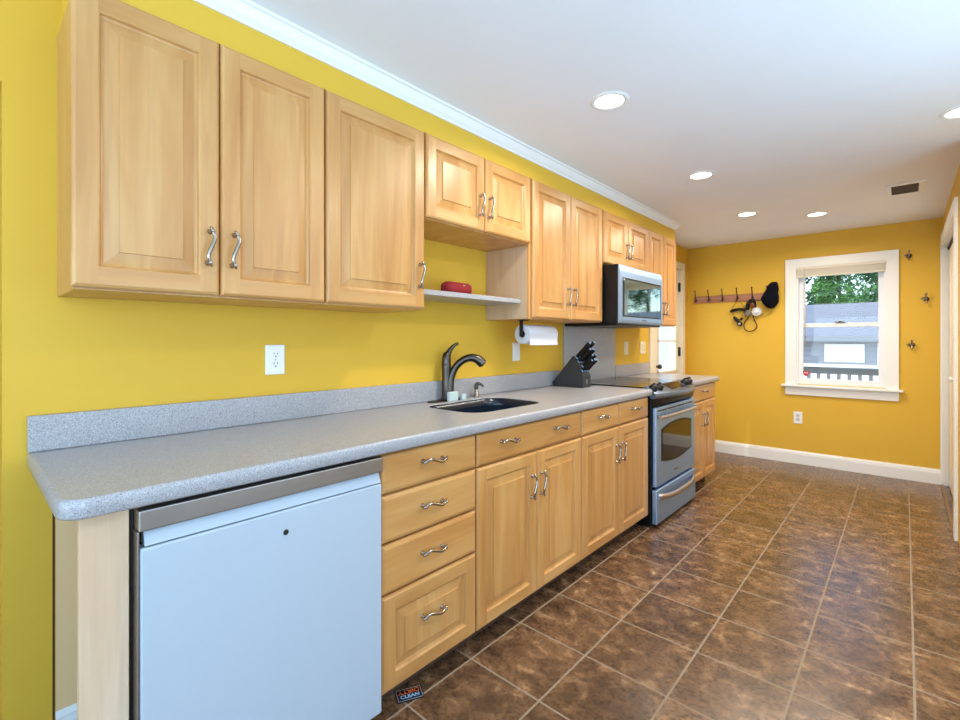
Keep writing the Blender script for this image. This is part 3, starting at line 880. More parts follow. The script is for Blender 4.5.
# oven door
dy0, dy1, dz0, dz1 = SY0 + .004, SY1 - .004, .268, .792
bm = bmesh.new(); box(bm, .624, .652, dy0 + .018, dy1, dz0, dz1, bev=.006)
od = obj('oven_door', bm, STEEL, t)
def arch_poly(y0, y1, z0, z1, rise, drop, x, n=14):
    pts = []
    for k in range(n + 1):
        s = k / n; pts.append((x, y0 + (y1 - y0) * s, z0 - drop * (1 - (2 * s - 1) ** 2)))
    for k in range(n + 1):
        s = 1 - k / n; pts.append((x, y0 + (y1 - y0) * s, z1 + rise * (1 - (2 * s - 1) ** 2)))
    return pts
a0, a1 = dy0 + .115, dy1 - .10
bm = bmesh.new(); ring_loft(bm, [arch_poly(a0 - .012, a1 + .012, .428, .642, .032, .030, .6515), arch_poly(a0 - .012, a1 + .012, .428, .642, .032, .030, .6545)]); obj('window_rim', bm, BLACK, od)
bm = bmesh.new(); ring_loft(bm, [arch_poly(a0, a1, .440, .630, .030, .028, .6545), arch_poly(a0, a1, .440, .630, .030, .028, .6560)]); obj('oven_window', bm, OVENGLASS, od)
bm = bmesh.new()
for k in range(4):
    s0 = dy0 + .04 + k * (dy1 - dy0 - .08) / 4
    box(bm, .648, .6530, s0, s0 + (dy1 - dy0 - .08) / 4 - .016, .764, .772)
obj('vent_slots', bm, DARKSLOT, od)
bm = bmesh.new()
pp = [( .688 - .010 * (2 * k / 20 - 1) ** 2, dy0 + .030 + (dy1 - dy0 - .075) * k / 20, .730) for k in range(21)]
tube(bm, pp, .0125, 12)
for y in (dy0 + .04, dy1 - .04): tube(bm, [(.658, y, .730), (.680, y, .730)], .010, 10)
obj('door_handle', bm, plain('satin_steel_handle', (196, 186, 178), .3, 1), od)
bm = bmesh.new(); box(bm, .6518, .6528, 3.385, 3.445, .318, .330, bev=.0004); obj('badge', bm, STEEL_D, od)
# bottom drawer
bm = bmesh.new(); box(bm, .624, .658, dy0 + .010, dy1, .026, .250, bev=.006)
sd = obj('storage_drawer', bm, STEEL, t)
bm = bmesh.new()
N2 = 20; rings = []
for k in range(N2 + 1):
    s = k / N2; y = dy0 + .05 + (dy1 - dy0 - .10) * s
    x = .700 - .040 * (2 * s - 1) ** 4; z = .196 - .012 * (1 - (2 * s - 1) ** 2) + .006
    rings.append([(x - .012, y, z + .016), (x, y, z + .018), (x + .006, y, z), (x, y, z - .018), (x - .012, y, z - .014)])
ring_loft(bm, rings, smooth=True)
for y in (dy0 + .055, dy1 - .055): box(bm, .650, .668, y - .012, y + .012, .184, .212, bev=.003)
obj('drawer_handle', bm, plain('satin_steel_pull', (200, 192, 186), .3, 1), sd)

# ------------------------------------------------------------------ microwave
MY0, MY1, MZ0, MZ1 = 2.950, 3.684, 1.352, 1.750
t = empty('microwave', (.2, 3.325, MZ0), 'stainless over-the-range microwave hanging between the wall cabinets', 'microwave')
obj('body', B((.02, .436, MY0, MY1, MZ0 - .014, MZ1), bev=.006), BLACK, t)
bm = bmesh.new()
n = 16; rings = []
for k in range(n + 1):
    s = k / n; y = MY0 + (MY1 - MY0) * s
    rings.append([(.437, y, MZ0 + .0), (.446, y, MZ0 + .004), (.452, y, MZ0 + .020), (.452, y, MZ1 - .085), (.450, y, MZ1 - .045), (.444, y, MZ1 - .010), (.437, y, MZ1 - .002)])
ring_loft(bm, rings)
md = obj('front_frame', bm, STEEL, t)
bm = bmesh.new(); box(bm, .4515, .4545, MY0 + .038, MY1 - .036, MZ0 + .046, MZ1 - .088, bev=.001); dg = obj('door_rim', bm, BLACK, md)
bm = bmesh.new(); box(bm, .4540, .4562, MY0 + .060, MY1 - .054, MZ0 + .054, MZ1 - .100, bev=.0008); obj('door_glass', bm, MWGLASS, dg)
bm = bmesh.new(); box(bm, .4540, .4566, MY1 - .118, MY1 - .113, MZ0 + .054, MZ1 - .100); obj('panel_seam', bm, BLACK, dg)
bm = bmesh.new(); box(bm, .4545, .4565, MY0 + .044, MY0 + .058, MZ1 - .108, MZ1 - .096); obj('label_spot', bm, LGREY, dg)
bm = bmesh.new(); box(bm, .4518, .4528, 3.30, 3.38, MZ0 + .022, MZ0 + .032, bev=.0004); obj('badge', bm, STEEL_D, md)
bm = bmesh.new()
box(bm, .06, .36, MY0 + .05, MY0 + .30, MZ0 - .018, MZ0 - .010); obj('grease_filter', bm, STEEL_D, t)
bm = bmesh.new(); box(bm, .06, .36, MY1 - .30, MY1 - .05, MZ0 - .018, MZ0 - .010); obj('grease_filter', bm, STEEL_D, t)

# ------------------------------------------------------------------ open shelf and red case
o = obj('shelf', B((.002, .262, 1.342, 2.106, 1.443, 1.467), bev=.002), COUNTER)
tag(o, 'grey open shelf board between the wall cabinets above the sink', 'shelf')
bm = bmesh.new()
x0, x1, y0, y1 = .10, .18, 1.622, 1.818
for_r = []
for i, z in ((.018, 1.4685), (.004, 1.476), (0, 1.492), (.0, 1.515), (.006, 1.526), (.022, 1.534), (.04, 1.536)):
    for_r.append([(x, y, z) for x, y in offset_rrect(x0, x1, y0, y1, [.042] * 4, i, (1, 1, 1, 1))])
ring_loft(bm, for_r, smooth=True)
rc = obj('red_case', bm, RED); tag(rc, 'rounded red fabric case lying on the open grey shelf', 'case')
bm = bmesh.new(); box(bm, .176, .1815, 1.735, 1.747, 1.512, 1.519, bev=.001); obj('zip_pull', bm, NICKEL, rc)

# ------------------------------------------------------------------ paper towels under the tall cabinet
TXc, TZc, TY0, TY1 = .205, 1.272, 2.195, 2.490
t = empty('paper_towel_holder', (TXc, 2.37, 1.355), 'black paper towel holder screwed under the tall wall cabinet', 'paper towel holder')
bm = bmesh.new(); box(bm, TXc - .012, TXc + .012, TY0 - .012, TY0 - .006, TZc - .014, 1.3545, bev=.001); box(bm, TXc - .02, TXc + .02, TY0 - .012, TY0 + .04, 1.3505, 1.3548)
obj('front_arm', bm, BLACK_M, t)
bm = bmesh.new(); lathe(bm, (TXc, TY0 - .010, TZc), 'y', [(.012, 0), (.012, .004), (.008, .005), (.008, TY1 - TY0 + .018)], 14); obj('rod', bm, BLACK_M, t)
t = empty('paper_towel_roll', (TXc, 2.37, TZc), 'white paper towel roll hanging on the black holder under the cabinet', 'paper towels')
bm = bmesh.new()
rin, rout, seg = .021, .056, 40
rings = [[(TXc + r * math.cos(2 * PI * k / seg), y, TZc + r * math.sin(2 * PI * k / seg)) for k in range(seg)] for r, y in ((rin, TY0), (rout - .001, TY0), (rout, TY0 + .001), (rout, TY1 - .001), (rout - .001, TY1), (rin, TY1), (rin, TY0))]
fs_ = ring_loft(bm, rings, False, False, smooth=True)
# loose sheet hanging from the front of the roll
pth = [(rout + .0008, R(80)), (rout + .001, R(40)), (rout + .0015, R(0)), (rout + .0035, R(-30))]
sheet = [(TXc + r * math.cos(a), TZc + r * math.sin(a)) for r, a in pth] + [(TXc + .054, TZc - .050), (TXc + .056, TZc - .064)]
va = [bm.verts.new((x, TY0 + .002, z)) for x, z in sheet]; vb = [bm.verts.new((x, TY1 - .002, z)) for x, z in sheet]
vc = [bm.verts.new((x - .0008, TY0 + .002, z)) for x, z in sheet]; vd = [bm.verts.new((x - .0008, TY1 - .002, z)) for x, z in sheet]
for i in range(len(sheet) - 1):
    bm.faces.new((va[i], vb[i], vb[i + 1], va[i + 1])).smooth = True
    bm.faces.new((vc[i], vc[i + 1], vd[i + 1], vd[i])).smooth = True
obj('paper', bm, PAPER, t)
bm = bmesh.new()
ring_loft(bm, [[(TXc + r * math.cos(2 * PI * k / 24), y, TZc + r * math.sin(2 * PI * k / 24)) for k in range(24)] for r, y in ((.0206, TY0 - .0008), (.0206, TY1 + .0008), (.0185, TY1 + .0008), (.0185, TY0 - .0008), (.0206, TY0 - .0008))], False, False)
obj('cardboard_core', bm, CARD, t)

# ------------------------------------------------------------------ knife block
KY0, KY1 = 2.785, 2.890
t = empty('knife_block', (.14, 2.9, ZT), 'charcoal slanted knife block full of black knives beside the stove', 'knife block')
def prism_y(bm, prof, y0, y1, bev=.002):
    a = [bm.verts.new((x, y0, z)) for x, z in prof]; b = [bm.verts.new((x, y1, z)) for x, z in prof]
    n = len(prof); fs = [bm.faces.new(list(reversed(a))), bm.faces.new(b)]
    for k in range(n): fs.append(bm.faces.new((a[k], a[(k + 1) % n], b[(k + 1) % n], b[k])))
    if bev: bmesh.ops.bevel(bm, geom=list({e for f in fs for e in f.edges}), offset=bev, segments=2, affect='EDGES')
bm = bmesh.new(); prism_y(bm, [(.022, ZT + .020), (.040, ZT + .0005), (.120, ZT + .0005), (.250, ZT + .126), (.188, ZT + .214)], KY0, KY1)
obj('tall_body', bm, BLOCK, t)
bm = bmesh.new(); prism_y(bm, [(.112, ZT + .0005), (.266, ZT + .0005), (.266, ZT + .084), (.228, ZT + .134)], KY0 - .001, KY1 + .001)
fb = obj('front_body', bm, BLOCK, t)
bm = bmesh.new(); box(bm, .2662, .2672, 2.827, 2.847, ZT + .022, ZT + .056, bev=.0003); obj('emblem', bm, plain('grey_emblem', (110, 112, 116), .4), fb)
kd = Vector((.70, 0, .71)).normalized()      # knives lean out and up
face_n = Vector((.76, 0, .65)).normalized()
def knife(px, py, pz, ln, rr, label):
    p = Vector((px, py, pz))
    k = empty('knife', p, label, 'knife', 'knives in the block')
    s = Vector((0, 1, 0)); u = kd.cross(s)
    def ring(d, a, b): return [p + kd * d + s * (a * math.cos(2 * PI * q / 12)) + u * (b * math.sin(2 * PI * q / 12)) for q in range(12)]
    bm = bmesh.new(); ring_loft(bm, [ring(.003, rr * .55, rr), ring(.012, rr * .6, rr * 1.05)], smooth=True); obj('bolster', bm, STEEL, k)
    bm = bmesh.new(); ring_loft(bm, [ring(.012, rr * .6, rr * 1.02), ring(ln * .35, rr * .62, rr * 1.1), ring(ln * .6, rr * .58, rr * .98), ring(ln * .85, rr * .64, rr * 1.12), ring(ln * .97, rr * .6, rr * 1.05)], smooth=True); obj('handle', bm, BLACK, k)
    bm = bmesh.new(); ring_loft(bm, [ring(ln * .97, rr * .58, rr * 1.0), ring(ln * 1.0, rr * .4, rr * .8)], smooth=True); obj('end_cap', bm, STEEL, k)
# slots on the upper slanted face run from (.125, +.212) to (.205,+.118)
def slot(f): return .188 + (.250 - .188) * f, ZT + .214 + (.126 - .214) * f
def slot2(f): return .228 + (.266 - .228) * f, ZT + .134 + (.084 - .134) * f
ks = [(slot(.18), 2.872, .135, .013, 'black handled knife at the top of the block, on the side nearest the sink'),
      (slot(.18), 2.925, .140, .013, 'black handled knife at the top of the block, on the side nearest the stove'),
      (slot(.50), 2.866, .118, .011, 'black handled knife in the second row of the block, nearest the sink'),
      (slot(.50), 2.900, .118, .011, 'black handled knife in the middle of the second row of the block'),
      (slot(.50), 2.934, .112, .011, 'black handled knife in the second row of the block, nearest the stove'),
      (slot(.84), 2.880, .105, .010, 'small black handled knife in the third row of the block, sink side'),
      (slot(.84), 2.925, .105, .010, 'small black handled knife in the third row of the block, stove side'),
      (slot2(.48), 2.868, .100, .010, 'black handled knife in the lowest row of the block, nearest the sink'),
      (slot2(.48), 2.900, .104, .010, 'black handled knife in the middle of the lowest row of the block'),
      (slot2(.48), 2.932, .100, .010, 'black handled knife in the lowest row of the block, nearest the stove')]
for (sx_, sz_), y, ln, rr, lab in ks: knife(sx_, y - .063, sz_, ln * 1.12, rr, lab)

# ------------------------------------------------------------------ outlets and switches
def plate_x(name, y, z, w, h, label, kind, m=WHITE, gang=1):
    t = empty(name, (0, y, z), label, 'outlet' if kind == 'outlet' else 'switch')
    bm = bmesh.new()
    ring_loft(bm, [[(.0008, y - w / 2, z - h / 2), (.0008, y + w / 2, z - h / 2), (.0008, y + w / 2, z + h / 2), (.0008, y - w / 2, z + h / 2)],
                   [(.005, y - w / 2, z - h / 2), (.005, y + w / 2, z - h / 2), (.005, y + w / 2, z + h / 2), (.005, y - w / 2, z + h / 2)],
                   [(.007, y - w / 2 + .003, z - h / 2 + .003), (.007, y + w / 2 - .003, z - h / 2 + .003), (.007, y + w / 2 - .003, z + h / 2 - .003), (.007, y - w / 2 + .003, z + h / 2 - .003)]])
    obj('cover_plate', bm, m, t)
    for g in range(gang):
        yc = y + (g - (gang - 1) / 2) * .046
        if kind == 'outlet':
            for s in (-1, 1):
                zc = z + s * .0195
                bm = bmesh.new(); lathe(bm, (.007, yc, zc), 'x', [(.0165, 0), (.0165, .0015), (.0155, .002)], 24); rcp = obj('receptacle', bm, m, t)
                bm = bmesh.new()
                box(bm, .0088, .0096, yc - .0078, yc - .0054, zc + .001, zc + .009); box(bm, .0088, .0096, yc + .0054, yc + .0078, zc + .001, zc + .008)
                lathe(bm, (.0088, yc, zc - .007), 'x', [(.003, 0), (.003, .0008)], 10)
                obj('slots', bm, DARKSLOT, rcp)
            bm = bmesh.new(); lathe(bm, (.007, yc, z), 'x', [(.003, 0), (.0025, .001)], 10); obj('screw', bm, NICKEL, t)
        else:
            bm = bmesh.new(); box(bm, .007, .0095, yc - .016, yc + .016, z - .032, z + .032, bev=.0008)
            box(bm, .009, .0125, yc - .012, yc + .012, z - .002, z + .028, bev=.001); obj('rocker', bm, m, t)
    return t
plate_x('outlet', .838, 1.160, .076, .117, 'white duplex outlet on the yellow wall under the left wall cabinet', 'outlet')
plate_x('light_switch', 2.400, 1.163, .072, .117, 'white switch plate on the yellow wall just under the paper towels', 'switch')
plate_x('light_switch', 4.010, 1.166, .074, .117, 'narrow ivory switch plate right of the grey panel behind the stove', 'switch', IVORY)
plate_x('outlet', 4.372, 1.166, .120, .117, 'wide ivory double outlet plate next to the white door frame', 'outlet', IVORY, 2)
# back wall outlet
t = empty('outlet', (1.065, L_, .461), 'white duplex outlet low on the yellow wall below the window', 'outlet')
bm = bmesh.new(); box(bm, 1.065 - .037, 1.065 + .037, L_ - .007, L_ - .0008, .402, .520, bev=.002); obj('cover_plate', bm, WHITE, t)
for s in (-1, 1):
    zc = .461 + s * .0195
    bm = bmesh.new(); lathe(bm, (1.065, L_ - .007, zc), 'y', [(.0165, 0), (.0165, -.0015), (.0155, -.002)], 20); rcp = obj('receptacle', bm, LGREY, t)
    bm = bmesh.new(); box(bm, 1.057, 1.0596, L_ - .0098, L_ - .0088, zc, zc + .009); box(bm, 1.0704, 1.073, L_ - .0098, L_ - .0088, zc, zc + .009); obj('slots', bm, DARKSLOT, rcp)

# ------------------------------------------------------------------ coat rack and what hangs on it
t = empty('coat_rack', (.41, L_, 1.65), 'brown wooden rail with six metal coat hooks on the back wall', 'coat rack')
bm = bmesh.new(); box(bm, .078, .842, L_ - .021, L_ - .0005, 1.656, 1.732, bev=.004); obj('rail', bm, W_RACK, t)
HX = [.082 + .030, .232, .378, .522, .668, .805]
HX = [.100, .236, .378, .522, .668, .805]
for x in HX:
    bm = bmesh.new()
    lathe(bm, (x, L_ - .021, 1.692), 'y', [(.013, 0), (.012, -.004), (.006, -.006)], 12)
    pp = smooth_path([(x, L_ - .024, 1.690), (x, L_ - .040, 1.706), (x, L_ - .052, 1.740), (x, L_ - .064, 1.780), (x, L_ - .072, 1.797)], 4)
    tube(bm, pp, lerp_list([.0065, .006, .0055, .0055, .0075], len(pp)), 8)
    pp = smooth_path([(x, L_ - .024, 1.688), (x, L_ - .034, 1.672), (x, L_ - .050, 1.668), (x, L_ - .060, 1.684)], 4)
    tube(bm, pp, lerp_list([.006, .0055, .0055, .007], len(pp)), 8)
    obj('hook', bm, PEWTER, t)

# black cap on the last hook
bm = bmesh.new()
hx, hy = .822, L_ - .075
prof = [(.884, 1.855), (.898, 1.79), (.892, 1.745), (.900, 1.70), (.884, 1.64), (.846, 1.592), (.808, 1.592), (.768, 1.630), (.742, 1.688), (.764, 1.735), (.790, 1.785), (.806, 1.826), (.838, 1.856)]
cpx = sum(p[0] for p in prof) / len(prof); cpz = sum(p[1] for p in prof) / len(prof)
pf = smooth_path([(x, 0, z) for x, z in prof + [prof[0]]], 3)[:-1]
rings = []
for sc_, yo in ((.86, .030), (.97, .022), (1.0, .008), (1.0, -.010), (.96, -.030), (.84, -.048), (.6, -.060), (.28, -.066)):
    rings.append([(cpx + (p.x - cpx) * sc_, hy + yo, cpz + (p.z - cpz) * sc_) for p in pf])
ring_loft(bm, rings, smooth=True)
cap = obj('cap', bm, NAVYCAP); tag(cap, 'black cloth cap hanging on the right end hook of the rack', 'cap')
bm = bmesh.new()
bp_ = [(-.058, -.086), (-.025, -.112), (.012, -.098), (.045, -.062)]
ring_loft(bm, [[(cpx + a, hy + .036, cpz + b) for a, b in ((-.07, -.05), (-.055, -.085), (-.018, -.128), (.022, -.128), (.058, -.082), (.062, -.05))],
               [(cpx + a, hy + .028, cpz + b) for a, b in ((-.07, -.05), (-.055, -.085), (-.018, -.128), (.022, -.128), (.058, -.082), (.062, -.05))]])
obj('visor', bm, NAVYCAP, cap)

# small black gadget on a cord
x = .522
t = gadget = empty('strap_gadget', (x, L_ - .05, 1.41), 'small black gadget with a curved bar hanging by a thin brown cord', 'gadget')
bm = bmesh.new()
pp = smooth_path([(.458, L_ - .036, 1.590), (.490, L_ - .044, 1.640), (x, L_ - .052, 1.676), (.556, L_ - .044, 1.640), (.585, L_ - .036, 1.590)], 5)
tube(bm, pp, .0028, 6)
pp = smooth_path([(.470, L_ - .036, 1.560), (.480, L_ - .038, 1.520), (.505, L_ - .04, 1.478)], 4); tube(bm, pp, .0022, 6)
pp = smooth_path([(.575, L_ - .036, 1.560), (.562, L_ - .038, 1.520), (.540, L_ - .04, 1.478)], 4); tube(bm, pp, .0022, 6)
obj('cord', bm, CORD, t)
bm = bmesh.new()
pp = smooth_path([(.446, L_ - .036, 1.560), (.470, L_ - .038, 1.572), (.522, L_ - .038, 1.582), (.572, L_ - .038, 1.578), (.592, L_ - .036, 1.566)], 5)
tube(bm, pp, lerp_list([.013, .017, .015, .017, .013], len(pp)), 12); obj('curved_bar', bm, BLACK, t)
bm = bmesh.new()
pp = smooth_path([(.480, L_ - .04, 1.500), (.500, L_ - .042, 1.478), (.528, L_ - .042, 1.448)], 4); tube(bm, pp, lerp_list([.014, .020, .019], len(pp)), 12)
pp = smooth_path([(.560, L_ - .04, 1.490), (.545, L_ - .042, 1.465)], 3); tube(bm, pp, [.012] * len(pp), 10)
lathe(bm, (.538, L_ - .03, 1.425), 'y', [(.024, 0), (.026, -.01), (.024, -.026), (.015, -.030)], 18)
gd = obj('body', bm, BLACK, t)
bm = bmesh.new(); lathe(bm, (.538, L_ - .0602, 1.425), 'y', [(.012, 0), (.011, -.003), (0, -.004)], 14); obj('lens', bm, LGREY, gd)

# headphones with a long cord
t = phones = empty('headphones', (.67, L_ - .05, 1.36), 'red and black headphones with a pale round ear cup hanging on the rack', 'headphones')
bm = bmesh.new()
pp = smooth_path([(.612, L_ - .045, 1.575), (.618, L_ - .055, 1.625), (.645, L_ - .060, 1.662), (.672, L_ - .062, 1.668), (.686, L_ - .060, 1.640), (.690, L_ - .058, 1.590)], 5)
tube(bm, pp, lerp_list([.015, .021, .022, .019, .013, .009], len(pp)), 10); obj('headband', bm, BLACK, t)
bm = bmesh.new()
pp = smooth_path([(.640, L_ - .066, 1.640), (.662, L_ - .068, 1.625), (.668, L_ - .062, 1.590)], 4); tube(bm, pp, .012, 8); obj('pad', bm, DARKRED, t)
bm = bmesh.new(); lathe(bm, (.700, L_ - .03, 1.552), Vector((.1, -1, 0)), [(.034, 0), (.045, .010), (.048, .024), (.045, .034), (.038, .038), (.034, .034), (.029, .034), (.026, .042), (.0, .044)], 28); ec = obj('ear_cup', bm, LGREY, t, 'pale grey ear cup')
bm = bmesh.new(); lathe(bm, (.7046, L_ - .0745, 1.552), Vector((.1, -1, 0)), [(.024, 0), (.023, .004), (0, .006)], 20); obj('cup_badge', bm, WHITE, ec)
bm = bmesh.new(); lathe(bm, (.625, L_ - .03, 1.540), Vector((-.5, -1, 0)), [(.026, 0), (.036, .012), (.036, .026), (.022, .032), (0, .032)], 20); obj('ear_cup', bm, plain('grey_brown_plastic', (120, 110, 104), .4), t)
bm = bmesh.new()
pp = smooth_path([(.622, L_ - .03, 1.500), (.590, L_ - .03, 1.455), (.576, L_ - .03, 1.415), (.585, L_ - .03, 1.372), (.615, L_ - .03, 1.350), (.650, L_ - .03, 1.350), (.686, L_ - .03, 1.372), (.698, L_ - .03, 1.410), (.680, L_ - .03, 1.455), (.665, L_ - .03, 1.500), (.668, L_ - .035, 1.545)], 5)
tube(bm, pp, .0055, 8); obj('cord', bm, plain('dark_brown_cord', (74, 34, 20), .6), t)

for o, dx, dz in ((gadget, .012, -.014), (phones, .010, -.016), (cap, .014, -.026)):
    o.location.x += dx; o.location.z += dz

# three robe hooks right of the window
for (x, z, lab) in ((1.887, 1.984, 'topmost of the three small pewter wall hooks right of the window'), (1.997, 1.596, 'middle of the three small pewter wall hooks, nearest the closet'), (1.907, 1.195, 'lowest of the three small pewter wall hooks right of the window')):
    t = empty('wall_hook', (x, L_, z), lab, 'hook', 'wall hooks right of the window')
    bm = bmesh.new()
    lathe(bm, (x, L_ - .0005, z), 'y', [(.022, 0), (.020, -.005), (.010, -.008)], 16)
    obj('rosette', bm, PEWTER, t)
    bm = bmesh.new()
    pp = smooth_path([(x, L_ - .008, z), (x, L_ - .03, z + .004), (x, L_ - .045, z + .028), (x, L_ - .050, z + .048)], 4); tube(bm, pp, lerp_list([.008, .0065, .006, .010], len(pp)), 8)
    pp = smooth_path([(x, L_ - .008, z), (x, L_ - .026, z - .014), (x, L_ - .034, z - .040)], 4); tube(bm, pp, lerp_list([.007, .006, .009], len(pp)), 8)
    pp = smooth_path([(x, L_ - .020, z - .004), (x - .022, L_ - .030, z - .004), (x - .028, L_ - .034, z + .012)], 4); tube(bm, pp, lerp_list([.006, .006, .008], len(pp)), 8)
    obj('prongs', bm, NICKEL, t)

# ------------------------------------------------------------------ ceiling: downlights, vent
def downlight():
    t = empty('downlight', (0, 0, ZC), '', 'ceiling light', 'recessed ceiling lights')
    bm = bmesh.new(); ring = [(.062, .0), (.066, -.007), (.078, -.006), (.084, 0.0)]
    lathe(bm, (0, 0, ZC), 'z', [(.060, -.0008), (.064, -.007), (.076, -.006), (.084, -.0006)], 36, caps=False)
    obj('trim_ring', bm, TRIM, t)
    bm = bmesh.new(); lathe(bm, (0, 0, ZC), 'z', [(.0615, -.001), (.0615, -.003), (.04, -.0045), (0, -.005)], 36); obj('lens', bm, LENS, t)
    l = add_light('bulb', 'AREA', (0, 0, -.012), (0, 0, 0), LAMP_W, LAMP_C, .11, parent=t)
    l.data.spread = R(165)
    return t
proto = downlight()
spots = [(.897, 1.911, 'recessed ceiling light nearest the camera, above the middle of the floor'), (.897, 3.161, 'second recessed ceiling light in the row along the cabinets'),
         (.885, 4.389, 'recessed ceiling light at the far end of the row along the cabinets'), (1.317, 4.780, 'recessed ceiling light nearest the window'),
         (2.060, 3.080, 'recessed ceiling light cut off by the right edge of the photo'),
         (2.06, 1.75, None)]
for i, (x, y, lab) in enumerate(spots):
    if lab is None:      # same lamps over the part of the room around the camera: only their light is in the picture
        add_light('downlight_bulb', 'AREA', (x, y, ZC - .012), (0, 0, 0), LAMP_W, LAMP_C, .11)
        continue
    if i == 0: o = proto
    else:
        o = proto.copy(); C.objects.link(o)
        for ch in list(proto.children):
            c = ch.copy(); C.objects.link(c); c.parent = o
    o.location = (x, y, ZC); o['label'] = lab

t = empty('air_vent', (1.86, 4.36, ZC), 'white ceiling vent with dark louvre openings near the closet', 'vent')
bm = bmesh.new()
vx0, vx1, vy0, vy1 = 1.765, 1.965, 4.225, 4.525
for b_ in ((vx0, vx1, vy0, vy0 + .028, ZC - .010, ZC - .0005), (vx0, vx1, vy1 - .028, vy1, ZC - .010, ZC - .0005), (vx0, vx0 + .025, vy0 + .028, vy1 - .028, ZC - .010, ZC - .0005), (vx1 - .035, vx1, vy0 + .028, vy1 - .028, ZC - .010, ZC - .0005)):
    box(bm, *b_, bev=.002)
obj('frame', bm, TRIM, t)
obj('duct_opening', B((vx0 + .02, vx1 - .03, vy0 + .025, vy1 - .025, ZC - .003, ZC - .0006)), DARKSLOT, t)
for k in range(7):
    y = vy0 + .045 + k * .035
    bm = bmesh.new(); ring_loft(bm, [[(x, y, ZC - .004), (x, y + .004, ZC - .004), (x, y + .014, ZC - .010), (x, y + .011, ZC - .010)] for x in (vx0 + .024, vx1 - .034)])
    obj('slat', bm, plain('vent_slat_grey', (78, 70, 58), .5), t)

# ------------------------------------------------------------------ fridge-magnet sign on the floor
def text_mesh(txt, size):
    cu = bpy.data.curves.new('txt', 'FONT'); cu.body = txt; cu.size = size; cu.align_x = 'CENTER'; cu.align_y = 'CENTER'; cu.extrude = .0003; cu.offset = .0004
    to = bpy.data.objects.new('txt', cu); C.objects.link(to)
    dg_ = bpy.context.evaluated_depsgraph_get()
    me = bpy.data.meshes.new_from_object(to.evaluated_get(dg_))
    bpy.data.objects.remove(to)
    return me
mc = Vector((.577, 1.050, 0))
ang = R(63)
mg = empty('dish_magnet', mc, 'small black magnet sign reading DIRTY and CLEAN on the floor by the drawers', 'magnet')
mg.rotation_euler = (0, 0, ang)
bm = bmesh.new(); box(bm, -.047, .047, -.030, .030, .0006, .004, bev=.001)
def mobj(name, bm, mat):
    me = bpy.data.meshes.new(name); bm.to_mesh(me); bm.free(); me.materials.append(mat)
    o = bpy.data.objects.new(name, me); C.objects.link(o); o.parent = mg; return o
mobj('plate', bm, BLACK)
bm = bmesh.new()
for b_ in ((-.043, .043, .0255, .0268, .004, .0043), (-.043, .043, -.0268, -.0255, .004, .0043), (-.043, -.0417, -.0268, .0268, .004, .0043), (.0417, .043, -.0268, .0268, .004, .0043)): box(bm, *b_)
mobj('border', bm, LGREY)
bm = bmesh.new(); box(bm, -.041, .041, -.0245, -.001, .004, .0042); mobj('blue_field', bm, MAG_D)
for txt, yy, rz, mat, nm, sz in (('DIRTY', .0125, PI, MAG_O, 'dirty_lettering', .0265), ('CLEAN', -.0105, 0, MAG_B, 'clean_lettering', .0215)):
    me = text_mesh(txt, sz); me.materials.append(mat)
    o = bpy.data.objects.new(nm, me); C.objects.link(o); o.parent = mg; o.location = (0, yy, .0046); o.rotation_euler = (0, 0, rz)

# ------------------------------------------------------------------ outdoors beyond the window
struct('ground', B((-60, 60, L_ + 4.0, 90, -.9, -.8), (-60, -.2, -20, L_ + 4.0, -.9, -.8)), GROUND)
struct('deck', B((-3, 5, L_ + .16, L_ + 4.0, -.25, -.12)), DECKW)
RY = L_ + 2.0
t = empty('deck_railing', (1.2, RY, -.12), 'grey deck railing with square balusters outside the window', 'railing')
bm = bmesh.new(); box(bm, -2.5, 4.5, RY - .02, RY + .02, .795, .885, bev=.003); obj('face_rail', bm, RAILP, t)
bm = bmesh.new(); box(bm, -2.5, 4.5, RY - .07, RY + .07, .886, .922, bev=.003); obj('top_rail', bm, TRIM, t)
bm = bmesh.new(); box(bm, -2.5, 4.5, RY - .02, RY + .02, -.02, .05, bev=.003); obj('bottom_rail', bm, RAILP, t)
for k in range(34):
    x = -.7 + k * .107
    bm = bmesh.new(); box(bm, x - .019, x + .019, RY - .019, RY + .019, .051, .794); obj('baluster', bm, RAILP, t)
for x in (-2.3, 4.3):
    bm = bmesh.new(); box(bm, x - .05, x + .05, RY - .05, RY + .05, -.119, .785); obj('post', bm, RAILP, t)

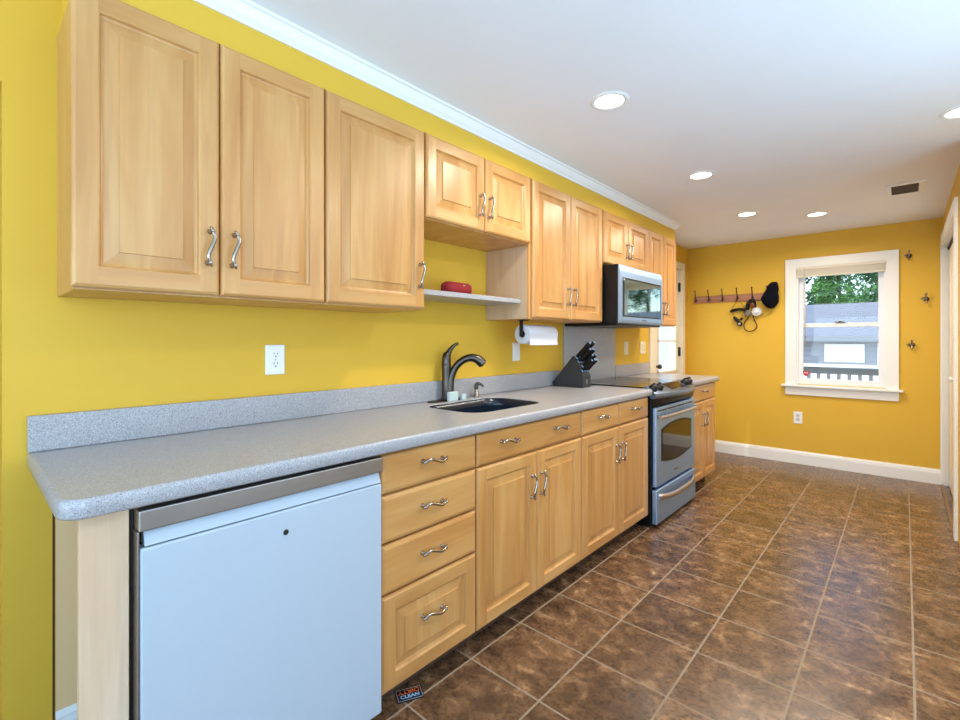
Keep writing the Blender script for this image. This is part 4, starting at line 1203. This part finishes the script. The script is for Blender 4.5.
HYc = L_ + 13.0
t = empty('neighbour_house', (-1, HYc, -.8), 'low grey shingled house seen through the window beyond the deck', 'house')
obj('wall', B((-9, 16, HYc, HYc + 6, -.8, 1.30)), SIDING, t)
bm = bmesh.new()
ring_loft(bm, [[(x, HYc - .5, 1.22), (x, HYc + 3, 2.44), (x, HYc + 6.5, 1.22), (x, HYc + 6.5, 1.34), (x, HYc + 3, 2.58), (x, HYc - .5, 1.34)] for x in (-9.5, 16.5)])
obj('roof', bm, SHINGLE, t)
for (x0, x1, z0, z1) in ((-.05, .95, .55, 1.12), (1.25, 1.75, .45, 1.15), (-2.2, -1.4, .5, 1.1)):
    bm = bmesh.new(); box(bm, x0, x1, HYc - .05, HYc + .02, z0, z1, bev=.01); wf = obj('window', bm, TRIM, t)
bm = bmesh.new(); box(bm, -9.5, 16.5, HYc - .53, HYc - .5, 1.20, 1.36); obj('gutter', bm, RAILP, t)
obj('white_backing', B((-9.02, 16.02, HYc - .04, HYc - .001, -.8, .40)), TRIM, t)  # added white band, stands in for glaring bright ground behind the balusters

def tree(x, y, z0, h, r, mi, seed, label):
    rd = random.Random(seed)
    t = empty('tree', (x, y, z0), label, 'tree', 'trees behind the house')
    bm = bmesh.new(); tube(bm, [(x, y, z0), (x + .1, y, z0 + h * .4), (x - .1, y + .1, z0 + h * .8)], [.18, .13, .05], 8); obj('trunk', bm, BARK, t)
    bm = bmesh.new()
    blobs = [(rd.uniform(-1, 1) * r * .7, rd.uniform(-1, 1) * r * .6, h * rd.uniform(.38, .95), r * rd.uniform(.35, .55)) for _ in range(26)]
    for (bx, by, bz, br) in blobs:
        for _ in range(300):
            v = Vector((rd.gauss(0, 1), rd.gauss(0, 1), rd.gauss(0, 1))).normalized() * br * rd.uniform(.6, 1.05)
            c = Vector((x + bx, y + by, z0 + bz)) + v
            a = Vector((rd.gauss(0, 1), rd.gauss(0, 1), rd.gauss(0, 1))).normalized(); b = a.orthogonal().normalized()
            s = rd.uniform(.05, .11)
            q = [bm.verts.new(c + a * s), bm.verts.new(c + b * s * .55), bm.verts.new(c - a * s), bm.verts.new(c - b * s * .55)]
            bm.faces.new(q)
    me_o = obj('foliage', bm, LEAF[mi], t)
    return t
for i, (x, y, h, r, mi, lab) in enumerate(((-2.7, 28.2, 7.2, 1.1, 2, 'deep green tree behind the shingled house, at the left edge of the window view'), (-.75, 31.6, 8.0, 1.2, 0, 'bright green tree behind the house, in the middle of the window view'),
        (.95, 28.2, 7.2, 1.1, 1, 'mid green tree behind the house, at the right edge of the window view'), (7.6, 28.4, 10.5, 1.3, 1, 'tall green tree seen only as a reflection in the microwave door'),
        (11.0, 29.2, 11.0, 1.3, 2, 'tall green tree seen only as a reflection in the microwave door'), (14.4, 28.4, 10.5, 1.3, 0, 'tall green tree seen only as a reflection in the microwave door'))):
    tree(x, y, -.8, h, r, mi, 11 + i, lab)
